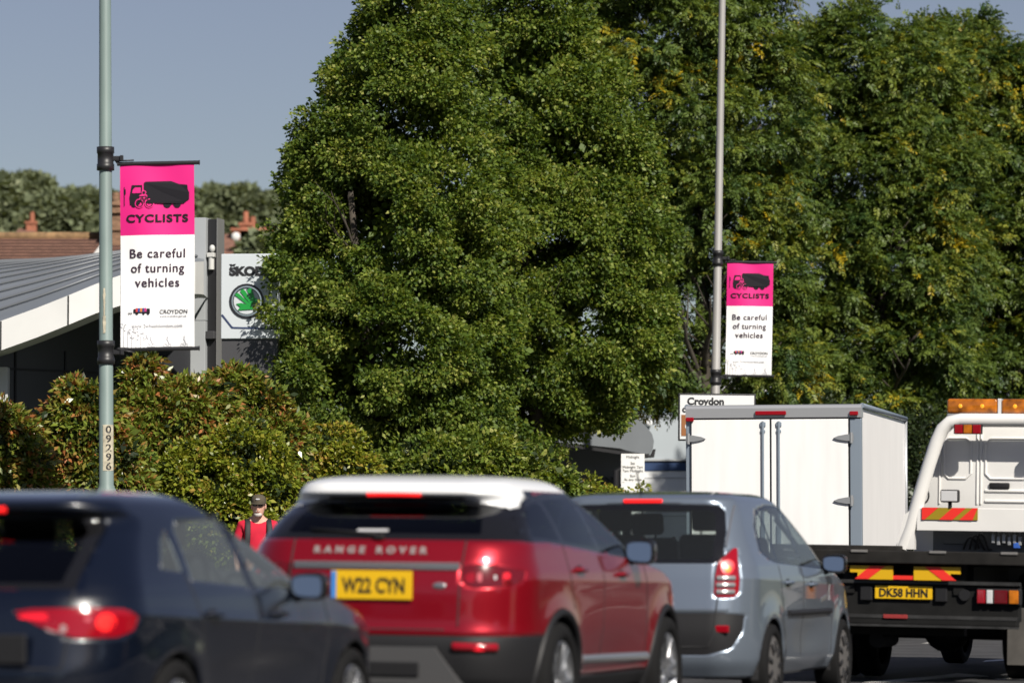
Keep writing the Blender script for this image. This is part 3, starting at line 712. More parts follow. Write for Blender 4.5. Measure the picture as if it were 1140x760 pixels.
    def rear(s, name, poly, within=None):
        sel = inpoly(s.fc[:, 0], s.fc[:, 2], poly) & (s.fn[:, 1] < -.12) & (s.fc[:, 1] < 1.6)
        if within is not None: sel &= np.isin(s.lab, [s._id(w) for w in within])
        s.lab[sel] = s._id(name)
        for vi in s._border(sel):
            q = nearest_on(Vector((s.V[vi, 0], s.V[vi, 2])), poly); du, dz = q.x - s.V[vi, 0], q.y - s.V[vi, 2]
            if math.hypot(du, dz) > .05: continue
            n = s.vn[vi]; dv = -(n[0] * du + n[2] * dz) / min(n[1], -.25); s.V[vi] += (du, np.clip(dv, -.04, .04), dz)
        s._norm()
    def front(s, name, poly):
        sel = inpoly(s.fc[:, 0], s.fc[:, 2], poly) & (s.fn[:, 1] > .12) & (s.fc[:, 1] > 1.6); s.lab[sel] = s._id(name)
        s._norm()
    def wrap(s, name, poly, sides=(1, -1), within=None):
        for sd in sides:
            fs = (s.S[s.F]).mean(1); ok = (np.abs(s.S[s.F]).max(1) < 3) & (fs * sd > -.001)
            sel = inpoly(fs * sd, s.fc[:, 2], poly) & ok
            if within is not None: sel &= np.isin(s.lab, [s._id(w) for w in within])
            s.lab[sel] = s._id(name)
            for vi in s._border(sel):
                q = nearest_on(Vector((s.S[vi] * sd, s.V[vi, 2])), poly); ds, dz = (q.x - s.S[vi] * sd) * sd, q.y - s.V[vi, 2]
                if math.hypot(ds, dz) > .04: continue
                nx = vi + 1 if (vi + 1) % s.n else vi; t = s.V[nx] - s.V[vi - 1 if vi % s.n else vi]; t = t / (np.linalg.norm(t) + 1e-9)
                s._slide(vi, t * ds + np.array((0, 0, dz)))
        s._norm()
    def zcut(s, name, fn, above=True, only=None):
        zc = fn(s.fc[:, 0], s.fc[:, 1]); sel = (s.fc[:, 2] > zc) if above else (s.fc[:, 2] < zc)
        if only is not None: sel &= np.isin(s.lab, [s._id(w) for w in only])
        s.lab[sel] = s._id(name)
        for vi in s._border(sel):
            dz = float(fn(s.V[vi:vi + 1, 0], s.V[vi:vi + 1, 1])[0]) - s.V[vi, 2]
            if abs(dz) < .03: s._slide(vi, (0, 0, dz))
        s._norm()
    def arch(s, wv, wz, r):
        sel = (np.hypot(s.fc[:, 1] - wv, s.fc[:, 2] - wz) < r) & (np.abs(s.fn[:, 0]) > .3); s.lab[sel] = s._id('hole')
        for vi in s._border(sel):
            d = Vector((s.V[vi, 1] - wv, s.V[vi, 2] - wz)); q = d.normalized() * r; s.V[vi, 1:] = (wv + q.x, wz + q.y)
        s._norm()
    def emit(s, parent, mats, off={}, thick=('body',), topname='body', split=()):
        out = {}
        for k, nm in enumerate(s.names):
            if nm == 'hole': continue
            F_ = s.F[s.lab == k]
            if not len(F_): continue
            groups = [F_]
            if nm in split:
                x = s.V[F_].mean(1)[:, 0]; groups = [F_[x > 0], F_[x <= 0]]
            for gF in groups:
                if not len(gF): continue
                faces = gF
                use = np.unique(faces); mp = -np.ones(len(s.V), int); mp[use] = np.arange(len(use)); V = s.V[use] + s.vn[use] * off.get(nm, 0)
                fl = [tuple(q) for q in mp[faces]]
                if nm == topname:
                    tp = np.array(s.tris[0]); mp2 = mp[tp]
                    if (mp2 >= 0).all(): fl.append(tuple(mp2))
                mt = mats[nm]
                o = mobj(nm.split('|')[0], V, fl, [mt, M_INNER] if nm in thick else mt, parent, smooth=True)
                if nm in thick:
                    md = o.modifiers.new('thickness', 'SOLIDIFY'); md.thickness = .018; md.offset = -1; md.material_offset = 1; md.material_offset_rim = 0
                out.setdefault(nm, []).append(o)
        s.bvh = BVHTree.FromPolygons([Vector(v) for v in s.V], [tuple(f) for f in s.F]); return out
    def back(s, u, z):
        h = s.bvh.ray_cast(Vector((u, -2, z)), Vector((0, 1, 0))); return h[0].y if h[0] is not None else 0.0
    def flank(s, v, z):
        h = s.bvh.ray_cast(Vector((3, v, z)), Vector((-1, 0, 0))); return h[0].x if h[0] is not None else .9

def wheel(parent, u, v, r, w, style, spin=0.0):
    """a wheel whose outer face looks along +x (or -x on the left)"""
    sg = 1 if u > 0 else -1; rr = r * .70
    o = empty('wheel', (u, v, r), (0, 0, 0 if sg > 0 else math.pi)); o.parent = parent
    b = MB(); h = w / 2
    b.lathe([(-h * .8, rr), (-h, rr + .03), (-h * 1.02, r * .87), (-h * .85, r * .97), (-h * .6, r), (h * .6, r), (h * .85, r * .97), (h * 1.02, r * .87), (h, rr + .03), (h * .8, rr), (h * .55, rr - .012)], 'x', 40)
    b.build('tyre', M_TYRE, o, smooth=True)
    b = MB(); b.lathe([(h * .80, rr + .004), (h * .86, rr - .004), (h * .84, rr - .02), (h * .5, rr - .035), (-h * .2, rr - .05)], 'x', 40)
    if style == 'cap':
        b.lathe([(h * .84, rr - .02), (h * .9, rr * .75), (h * .97, rr * .35), (h * .95, 0.001)], 'x', 40)
        for k in range(9):
            a = 2 * math.pi * k / 9 + spin; b.box((h * .93, math.cos(a) * rr * .66, math.sin(a) * rr * .66), (.02, .035, .085), rot=Matrix.Rotation(a - math.pi / 2, 4, 'X'), bev=.006, mi=1)
    else:
        b.lathe([(h * .62, .055), (h * .72, .05), (h * .74, .001)], 'x', 20)
        n = 5 if style == 'five' else 10
        for k in range(n):
            a = 2 * math.pi * k / n + spin
            for da in ((-.17, .17) if n == 5 else (0,)):
                p0 = (h * .62, math.cos(a + da * .6) * .04, math.sin(a + da * .6) * .04); p1 = (h * .74, math.cos(a + da) * (rr - .01), math.sin(a + da) * (rr - .01))
                q = Vector(p1) - Vector(p0); mtx = q.to_track_quat('Z', 'X').to_matrix().to_4x4()
                b.box((Vector(p0) + Vector(p1)) / 2, (.022, .034 if n == 5 else .026, q.length), rot=mtx, bev=.006)
        b.lathe([(h * .1, rr - .06), (h * .1, .001)], 'x', 24, mi=1)
    b.build('rim', [M_ALLOY if style != 'cap' else mat('hubcap_silver', (.16, .15, .145), .4, metal=.4), M_PLAST], o, smooth=True)
    return o
def liner(parent, v, z, r, u0=.45, u1=.86):
    for sg in (1, -1):
        b = MB(); n = 24
        vs, fs = [], []
        for k in range(n + 1):
            a = math.pi * k / n - .25 + .5 * k / n * 1.0
            a = -.25 + (math.pi + .5) * k / n
            for uu in (u0, u1): vs.append((sg * uu, v + math.cos(a) * (r + .012), z + math.sin(a) * (r + .012)))
        for k in range(n): fs.append((2 * k, 2 * k + 1, 2 * k + 3, 2 * k + 2))
        q = len(vs); vs += [(sg * u0, v, z - .1)]; fs += [(2 * k, 2 * k + 2, q) for k in range(n)]
        mobj('wheel_arch_liner', vs, fs, M_INNER, parent)
def cabin(parent, w, rows, zf, dash_v, wheel_u=.36):
    b = MB(); b.box((0, 2.1, zf - .1), (w * 1.7, 3.0, .06)); b.build('floor_pan', M_INNER, parent)
    for (v, z, us) in rows:
        for u in us:
            b = MB(); b.box((u, v + .22, z), (.48, .5, .16), bev=.05)
            mt = Matrix.Rotation(R(14), 4, 'X'); b.box((u, v - .08, z + .34), (.47, .13, .6), rot=mt, bev=.05)
            b.box((u, v - .18, z + .74), (.26, .09, .17), rot=mt, bev=.035); b.cyl((u - .06, v - .15, z + .6), (u - .06, v - .17, z + .7), .008); b.cyl((u + .06, v - .15, z + .6), (u + .06, v - .17, z + .7), .008)
            b.build('seat', M_SEAT, parent, smooth=True)
    b = MB(); b.box((0, dash_v, zf + .52), (w * 1.55, .45, .22), bev=.07); b.build('dashboard', M_INNER, parent, smooth=True)
    b = MB(); c = Vector((wheel_u, dash_v - .38, zf + .55)); pts = []
    for k in range(25):
        a = 2 * math.pi * k / 24; pts.append(c + Vector((math.cos(a) * .18, -math.sin(a) * .07, math.sin(a) * .165)))
    b.tube(pts, .014, 6); b.tube([c, c + Vector((0, .25, -.08))], .03, 6); b.box(c, (.3, .03, .05), bev=.01); b.build('steering_wheel', M_PLAST, parent, smooth=True)
def mirror(parent, u, v, z, m, sx=.20, sz=.15):
    """door mirror: painted housing, glass looking back"""
    sg = 1 if u > 0 else -1; b = MB(); n = 20; rings = []
    for (d, k) in ((-.055, .93), (-.05, .985), (-.02, 1.0), (.03, .93), (.07, .74), (.095, .42), (.10, .05)):
        ring = []
        for j in range(n):
            a = 2 * math.pi * j / n; ca, sa = math.cos(a), math.sin(a)
            x = math.copysign(abs(ca) ** .6, ca) * sx / 2 * k; zz = math.copysign(abs(sa) ** .6, sa) * sz / 2 * k * (1 + .10 * sg * ca)
            ring.append((x, d, zz))
        rings.append(ring)
    vs = [p for r_ in rings for p in r_]; fs = []
    for i in range(len(rings) - 1):
        for j in range(n): fs.append((i * n + j, i * n + (j + 1) % n, (i + 1) * n + (j + 1) % n, (i + 1) * n + j))
    fs.append(tuple(range((len(rings) - 1) * n, len(rings) * n)))
    o = mobj('door_mirror', vs, fs, m, parent, smooth=True, loc=(u, v, z), rot=(0, 0, R(-4 * sg)))
    g = [(x * .95, -.050, zz * .95) for (x, d, zz) in rings[0]]
    mobj('mirror_glass', g, [tuple(range(n))], M_MIRR, o, rot=(R(-10), 0, R(9 * sg)))
    rim_v = [(x, -.056, zz) for (x, d, zz) in rings[0]] + [(x * .90, -.054, zz * .88) for (x, d, zz) in rings[0]]
    mobj('mirror_rim', rim_v, [(j, (j + 1) % n, n + (j + 1) % n, n + j) for j in range(n)], M_PLAST, o)
    b = MB(); b.tube([(-sg * sx * .35, .02, -sz * .35), (-sg * (sx * .5 + .09), .05, -sz * .5)], .028, 8); b.build('mirror_arm', M_PLAST, o)
    return o
def handle(parent, sh_, v, z, m, w=.19):
    for sg in (1, -1):
        u = sh_.flank(v, z); b = MB(); b.tube([(sg * (u - .005), v - w / 2, z), (sg * (u + .028), v - w / 3, z + .004), (sg * (u + .03), v + w / 3, z + .002), (sg * (u - .005), v + w / 2, z - .004)], .014, 8)
        b.sph((sg * u, v, z), (.006, w * .42, .03), 14, mi=1); b.build('door_handle', [m, M_PLAST], parent, smooth=True)
def plate(parent, sh_, u, z, w, h, txt, tw, th, tilt=0.0, blue=True, dv=.0):
    v = sh_.back(u, z) - .022 - dv if sh_ else dv
    o = empty('number_plate', (u, v, z), (R(tilt), 0, 0)); o.parent = parent
    b = MB(); b.box((0, 0, 0), (w, .012, h), bev=.004); b.build('plate_board', M_PLY, o)
    fl = Flat(); fl.text(txt, (.016 if blue else 0), -th * .5, th * 1.38, bold=.0035, y=-.008, width=tw); fl.build('plate_lettering', M_PLK, o)
    if blue:
        fl = Flat(); fl.rect(-w / 2 + .004, -h / 2 + .004, -w / 2 + .034, h / 2 - .004, -.0075); fl.build('blue_band', M_PLB, o)
    return o
def gap_line(parent, sh_, pts, name='panel_gap', r=.005, sides=(1, -1)):
    for sg in sides:
        b = MB(); P_ = []
        for i in range(len(pts) - 1):
            for k in range(12):
                t = k / 12; v = pts[i][0] * (1 - t) + pts[i + 1][0] * t; z = pts[i][1] * (1 - t) + pts[i + 1][1] * t; P_.append((sg * (sh_.flank(v, z) - r * .35), v, z))
        b.tube(P_, r, 5); b.build(name, M_INNER, parent)
def rear_line(parent, sh_, pts, name, m, r=.005, off=0.0, flat=1.0):
    b = MB(); P_ = []
    for i in range(len(pts) - 1):
        for k in range(14):
            t = k / 14; u = pts[i][0] * (1 - t) + pts[i + 1][0] * t; z = pts[i][1] * (1 - t) + pts[i + 1][1] * t; P_.append((u, sh_.back(u, z) - off, z))
    b.tube(P_, r, 6); return b.build(name, m, parent)
def rear_text(parent, sh_, txt, u, z, size, width, m, bold=.0, spacing=1.0, name='tailgate_lettering'):
    v, f = text_geo(txt, size, bold, .004, spacing, 'CENTER', width)
    v = [(x + u, sh_.back(x + u, zz + z) - .006 + y, zz + z) for x, y, zz in v]; return mobj(name, v, f, m, parent)
def lens_disc(parent, sh_, u, z, rx, rz, m, name, off=.006, n=16):
    c = [(u, sh_.back(u, z) - off, z)]; v = c + [(u + rx * math.cos(2 * math.pi * k / n), sh_.back(u + rx * math.cos(2 * math.pi * k / n), z + rz * math.sin(2 * math.pi * k / n)) - off * .7, z + rz * math.sin(2 * math.pi * k / n)) for k in range(n)]
    return mobj(name, v, [(0, 1 + (k + 1) % n, 1 + k) for k in range(n)], m, parent, smooth=True)

# ---------------- red compact off-roader with white roof
def make_red():
    o = empty('parked_car', (0, 0, 0)); o.name = 'compact_suv'
    tab = [(.30, .14, .84, .30, .05, 4.18), (.42, .03, .90, .35, .05, 4.33), (.60, .00, .925, .38, .06, 4.36), (.75, .03, .93, .40, .06, 4.33), (.92, .04, .93, .40, .06, 4.24), (1.02, .06, .925, .40, .06, 4.0),
           (1.09, .085, .91, .38, .06, 3.45), (1.13, .105, .90, .36, .06, 3.15), (1.22, .16, .875, .34, .06, 2.97), (1.24, .18, .865, .33, .06, 2.93), (1.35, .33, .815, .29, .05, 2.66), (1.45, .485, .755, .26, .05, 2.40), (1.468, .47, .742, .26, .05, 2.35),
           (1.50, .42, .722, .26, .05, 2.26), (1.545, .43, .69, .26, .05, 2.12), (1.58, .56, .64, .24, .05, 1.98), (1.605, .82, .55, .22, .05, 1.84), (1.618, 1.1, .36, .2, .05, 1.75), (1.622, 1.25, .15, .1, .05, 1.6)]
    wh = [(.86, .37), (3.50, .37)]
    s = Shell(tab, wh, .42, taper=(.07, .06, .18), belt=1.18, flare=.02, crease=(.98, -.01, .006))
    for (v, z) in wh: s.arch(v, z, .375 + .035)
    s.zcut('lower_cladding', lambda u, v: np.where(v < .75, .665 + 0 * v, np.where(v > 3.9, .60, .40 + 0 * v)), above=False, only=['body'])
    # painted roof and rear spoiler
    def zr(u, v): return np.where(v < .85, 1.475 - .06 * np.clip(np.abs(u) / .68, 0, 1.2) ** 2, 1.525 + 0 * v)
    band = [(.40, 1.215), (.55, 1.40), (.80, 1.475), (1.2, 1.515), (2.05, 1.53), (2.38, 1.485), (3.02, 1.125), (2.85, 1.105), (1.9, 1.155), (.8, 1.215)]
    s.side('pillar_trim', band)
    s.zcut('roof', zr, only=['body'])
    s.rear('rear_window_surround', [(-.70, 1.232), (-.62, 1.236), (.62, 1.236), (.70, 1.232), (.665, 1.33), (.60, 1.43), (.4, 1.462), (0, 1.475), (-.4, 1.462), (-.60, 1.43), (-.665, 1.33)], within=['body', 'roof', 'pillar_trim'])
    s.zcut('pillar_trim', lambda u, v: np.where(v < 1.0, 1.222, 3.0), only=['body'])
    s.rear('rear_window', [(-.60, 1.258), (.60, 1.258), (.565, 1.36), (.51, 1.425), (.3, 1.445), (-.3, 1.445), (-.51, 1.425), (-.565, 1.36)], within=['rear_window_surround'])
    for nm, pl in (('side_window|q', [(.56, 1.245), (.66, 1.39), (.80, 1.435), (1.02, 1.46), (1.05, 1.225)]), ('side_window|r', [(1.12, 1.222), (1.09, 1.468), (1.72, 1.497), (1.80, 1.178)]), ('side_window|f', [(1.88, 1.174), (1.80, 1.50), (2.08, 1.505), (2.34, 1.46), (2.86, 1.13), (2.7, 1.127)])):
        s.side(nm, pl, within=['pillar_trim'])
    s.front('windscreen', [(-.66, 1.17), (.66, 1.17), (.60, 1.49), (-.60, 1.49)])
    s.wrap('tail_light', [(.535, 1.075), (.66, 1.082), (.84, 1.06), (.95, 1.045), (.93, .995), (.86, .962), (.62, .945), (.55, .97)], within=['body'])
    paint = mat('red_paint', (.33, .004, .014), .30, metal=.6, coat=1.0); white = mat('white_roof_paint', (.78, .79, .80), .3, coat=.6)
    out = s.emit(o, {'body': paint, 'lower_cladding': M_PLAST, 'pillar_trim': M_GLOSSB, 'roof': white, 'rear_window_surround': M_GLOSSB, 'rear_window': G_DARK, 'side_window|q': G_DARK, 'side_window|r': G_DARK, 'side_window|f': glass_mat('front_glass', (.2, .24, .24)), 'windscreen': G_MID, 'tail_light': M_REDD},
                 off={'rear_window': -.002, 'tail_light': .004}, thick=('body', 'roof', 'lower_cladding'), topname='roof', split=('side_window|q', 'side_window|r', 'side_window|f', 'tail_light'))
    for (v, z) in wh: liner(o, v, z, .41)
    for u, v in ((.835, .86), (-.835, .86), (.845, 3.5), (-.845, 3.5)): wheel(o, u, v, .37, .235, 'five', .3 + v)
    # wheel arch lips
    for (v, z) in wh:
        for sg in (1, -1):
            b = MB(); pts = []
            for k in range(26):
                a = -.35 + (math.pi + .7) * k / 25; vv, zz = v + math.cos(a) * .43, z + math.sin(a) * .43; pts.append((sg * (s.flank(vv, max(zz, .32)) - .004), vv, zz))
            b.tube(pts, .026, 8); b.build('wheel_arch_trim', M_PLAST, o, smooth=True)
    for sg in (1, -1):
        b = MB(); b.tube([(sg * (s.flank(v, .5) - .01), v, .50 - .01 * (v - 2)) for v in np.linspace(1.36, 3.02, 12)], .03, 8); b.build('sill_trim', M_SILV, o, smooth=True)
    cabin(o, .78, [(1.35, .70, (-.36, 0, .36)), (2.2, .66, (-.36, .36))], .55, 2.75)
    # tailgate details
    rear_text(o, s, 'RANGE ROVER', -.045, 1.143, .052, .70, mat('letter_silver', (.25, .20, .20), .45), bold=.003, spacing=1.9)
    b = MB(); pts = [(u, s.back(u, 1.068) - .006, 1.068) for u in np.linspace(-.50, .52, 24)]
    for dz in (-.014, -.005, .005, .014): b.tube([(p[0], p[1] - .004, p[2] + dz) for p in pts], .009, 6)
    b.build('chrome_strip', M_SILV, o, smooth=True)
    plate(o, s, 0, .955, .50, .168, 'W22 CYN', .385, .088)
    gap = [(.535, 1.20), (.535, 1.09)]
    rear_line(o, s, [(.53, 1.22), (.525, .95), (.52, .70)], 'tailgate_gap', M_INNER, .005); rear_line(o, s, [(-.53, 1.22), (-.525, .95), (-.52, .70)], 'tailgate_gap', M_INNER, .005)
    rear_line(o, s, [(-.52, .70), (.52, .70)], 'tailgate_gap', M_INNER, .005)
    b = MB(); b.sph((.405, s.back(.405, .955) - .004, .955), (.042, .007, .020), 20); b.build('oval_badge', M_SILV, o, smooth=True)
    b = MB(); pts = [(u, s.back(u, 1.49) - .004, 1.492 - .004 * (abs(u) / .2) ** 2) for u in np.linspace(-.165, .165, 10)]; b.tube(pts, .012, 8); b.build('high_brake_light', M_LIT, o, smooth=True)
    for sg in (1, -1):
        lens_disc(o, s, sg * .635, 1.01, .050, .043, mat('pink_lens', (.5, .10, .12), .15, coat=.6), 'reversing_lamp'); lens_disc(o, s, sg * .72, 1.005, .042, .04, M_CLEAR, 'indicator_lamp'); lens_disc(o, s, sg * .775, 1.01, .02, .045, M_LITS, 'tail_lamp', off=.008); lens_disc(o, s, sg * .585, 1.01, .03, .045, M_RED, 'fog_lamp')
        rear_line(o, s, [(sg * .50, .605), (sg * .76, .60)], 'bumper_reflector', M_RED, .028, .0); lens_disc(o, s, sg * .66, .60, .04, .02, M_LITS, 'reflector_glow', off=.032)
        b = MB(); b.cyl((sg * .42, .02, .36), (sg * .42, .30, .36), .05, n=20, caps=False); b.cyl((sg * .42, .06, .36), (sg * .42, .07, .36), .047); b.build('exhaust', M_CHR, o, smooth=True)
    b = MB(); b.prism([(-.62, .30), (-.40, .60), (.40, .60), (.62, .30)], -.02, .14, 'xz'); sp = b.build('skid_plate', mat('satin_grey', (.09, .09, .093), .4, metal=.3), o)
    b = MB(); b.box((0, -.022, .47), (.62, .02, .085), bev=.008); b.box((0, -.022, .36), (.5, .02, .05), bev=.008); b.build('lower_grille', M_PLAST, o)
    b = MB(); b.tube([(.02, s.back(.02, 1.25) - .02, 1.25), (-.2, s.back(-.2, 1.27) - .02, 1.265), (-.45, s.back(-.45, 1.28) - .02, 1.28)], .01, 6); b.box((.0, s.back(0, 1.24) - .02, 1.24), (.06, .04, .04), bev=.01); b.build('rear_wiper', M_PLAST, o)
    fl = Flat(); v, f = text_geo('WEST LONDON', .03, .001, .0005, 1, 'CENTER', .19); mobj('window_sticker', [(x - .08, s.back(x - .08, 1.262 + zz) - .004 + y, 1.262 + zz) for x, y, zz in v], f, M_CLEAR, o) if False else None
    b = MB(); b.box((-.06, s.back(-.06, 1.275) - .004, 1.275), (.19, .004, .022), rot=Matrix.Rotation(R(-55), 4, 'X')); b.build('window_sticker', M_CLEAR, o)
    for sg in (1, -1): mirror(o, sg * .985, 2.58, 1.165, M_GLOSSB, .20, .165)
    handle(o, s, 1.30, 1.05, paint); handle(o, s, 2.30, 1.02, paint)
    gap_line(o, s, [(1.06, 1.20), (1.10, .95), (1.18, .80)]); gap_line(o, s, [(1.84, 1.15), (1.86, .8), (1.86, .44)]); gap_line(o, s, [(2.92, 1.10), (2.98, .8), (2.96, .44)])
    gap_line(o, s, [(1.05, .45), (2.95, .45)])
    return o, s

# ---------------- navy hatchback, nearest the camera
def make_navy():
    o = empty('hatchback', (0, 0, 0))
    tab = [(.24, .12, .80, .30, .05, 4.10), (.38, .03, .86, .34, .06, 4.23), (.55, .00, .885, .36, .07, 4.26), (.68, .02, .895, .36, .07, 4.22), (.78, .035, .895, .36, .07, 4.10), (.86, .05, .885, .36, .07, 3.80),
           (.92, .075, .875, .35, .07, 3.45), (.965, .11, .86, .34, .07, 3.12), (1.05, .20, .83, .32, .06, 2.90), (1.18, .36, .775, .30, .06, 2.55), (1.30, .53, .715, .27, .05, 2.22), (1.315, .50, .705, .27, .05, 2.18),
           (1.335, .44, .69, .27, .05, 2.12), (1.365, .43, .665, .27, .05, 2.03), (1.395, .52, .62, .25, .05, 1.92), (1.42, .72, .54, .22, .05, 1.82), (1.438, 1.0, .38, .2, .05, 1.72), (1.443, 1.2, .15, .1, .05, 1.6)]
    wh = [(.80, .315), (3.43, .315)]
    s = Shell(tab, wh, .36, taper=(.06, .06, .17), belt=.98, flare=.016, crease=(.79, -.035, .016))
    for (v, z) in wh: s.arch(v, z, .35)
    band = [(.50, 1.02), (.70, 1.13), (.98, 1.265), (1.4, 1.325), (1.95, 1.335), (2.30, 1.26), (3.0, .955), (2.9, .935), (2.0, .955), (1.0, .99)]
    s.rear('rear_window_surround', [(-.62, .965), (.62, .965), (.615, 1.1), (.60, 1.25), (.55, 1.31), (0, 1.318), (-.55, 1.31), (-.60, 1.25), (-.615, 1.1)], within=['body'])
    s.rear('rear_window', [(-.55, .995), (.55, .995), (.555, 1.1), (.545, 1.23), (.49, 1.29), (-.49, 1.29), (-.545, 1.23), (-.555, 1.1)], within=['rear_window_surround'])
    for nm, pl in (('side_window|q', [(.78, 1.055), (.92, 1.19), (1.03, 1.24), (1.01, 1.04)]), ('side_window|r', [(1.10, 1.0), (1.13, 1.24), (1.22, 1.285), (1.75, 1.308), (1.84, .965)]), ('side_window|f', [(1.94, .962), (1.86, 1.308), (2.02, 1.305), (2.28, 1.235), (2.9, .955), (2.7, .948)])):
        s.side(nm, pl, within=['body'])
    s.side('pillar_trim', [(1.84, .955), (1.75, 1.315), (1.86, 1.318), (1.94, .953)], within=['body'])
    s.front('windscreen', [(-.66, 1.0), (.66, 1.0), (.58, 1.33), (-.58, 1.33)])
    s.wrap('tail_light', [(.36, .862), (.44, .875), (.70, .880), (.90, .872), (.985, .835), (.96, .775), (.86, .745), (.66, .742), (.48, .80)], within=['body'])
    paint = mat('navy_paint', (.0008, .003, .010), .3, metal=.1, coat=1.0)
    s.emit(o, {'body': paint, 'rear_window_surround': M_GLOSSB, 'rear_window': glass_mat('hatch_glass', (.42, .47, .46)), 'side_window|q': glass_mat('hatch_side_glass', (.66, .73, .74), dust_sheen=.09), 'side_window|r': glass_mat('hatch_side_glass', (.66, .73, .74), dust_sheen=.09), 'side_window|f': glass_mat('hatch_side_glass', (.66, .73, .74), dust_sheen=.09), 'pillar_trim': M_GLOSSB, 'windscreen': G_MID, 'tail_light': M_RED},  # side glass veil is raised to stand in for pale reflections
           off={'tail_light': .004}, split=('side_window|q', 'side_window|r', 'side_window|f', 'tail_light', 'pillar_trim'))
    for (v, z) in wh: liner(o, v, z, .35)
    for u, v in ((.80, .80), (-.80, .80), (.80, 3.43), (-.80, 3.43)): wheel(o, u, v, .315, .21, 'ten', .1 + v)
    cabin(o, .74, [(1.25, .52, (-.36, 0, .36)), (2.1, .50, (-.36, .36))], .42, 2.7)
    for sg in (1, -1):
        lens_disc(o, s, sg * .765, .815, .034, .040, M_LIT, 'brake_lamp', off=.01); lens_disc(o, s, sg * .60, .785, .085, .022, mat('smoked_lens', (.30, .22, .22), .15, coat=.6), 'reversing_lamp'); lens_disc(o, s, sg * .50, .84, .12, .016, M_LITS, 'tail_lamp')
        lens_disc(o, s, sg * .695, .83, .03, .03, mat('pink_lens', (.5, .10, .12), .15, coat=.6), 'tail_lamp')
    b = MB(); pts = [(u, s.back(u, 1.338) - .003, 1.338) for u in np.linspace(-.15, .15, 8)]; b.tube(pts, .014, 8); b.build('high_brake_light', M_LIT, o, smooth=True)
    gap_line(o, s, [(1.04, 1.03), (1.10, .8), (1.16, .66)]); gap_line(o, s, [(1.89, .95), (1.90, .7), (1.88, .36)]); gap_line(o, s, [(2.95, .93), (2.99, .7), (2.95, .36)])
    rear_line(o, s, [(.62, .96), (.61, .87)], 'tailgate_gap', M_INNER); rear_line(o, s, [(.62, .74), (.60, .60), (-.60, .60), (-.62, .74)], 'tailgate_gap', M_INNER)
    handle(o, s, 1.24, .835, paint); handle(o, s, 2.18, .825, paint)
    for sg in (1, -1): mirror(o, sg * .965, 2.50, .965, M_GLOSSB, .20, .145)
    plate(o, s, 0, .70, .52, .111, 'LC16 FHT', .43, .079) if False else None
    b = MB(); b.box((0, -.004, .69), (.9, .02, .14), bev=.01); b.build('plate_recess', M_PLAST, o)
    b = MB(); b.box((.34, s.back(.34, .68) - .006, .68), (.14, .008, .022), bev=.003); b.build('model_badge', M_SILV, o)
    b = MB(); b.box((0, .03, .36), (1.3, .06, .16), bev=.02); b.build('diffuser', M_PLAST, o, smooth=True)
    b = MB(); b.tube([(.0, s.back(0, 1.0) - .018, 1.0), (-.25, s.back(-.25, 1.02) - .018, 1.02), (-.42, s.back(-.42, 1.06) - .018, 1.06)], .01, 6); b.build('rear_wiper', M_PLAST, o)
    b = MB(); b.tube([(0, .75, 1.425), (0, .62, 1.50), (0, .50, 1.58)], .006, 6); b.build('aerial', M_PLAST, o) if False else None
    return o, s

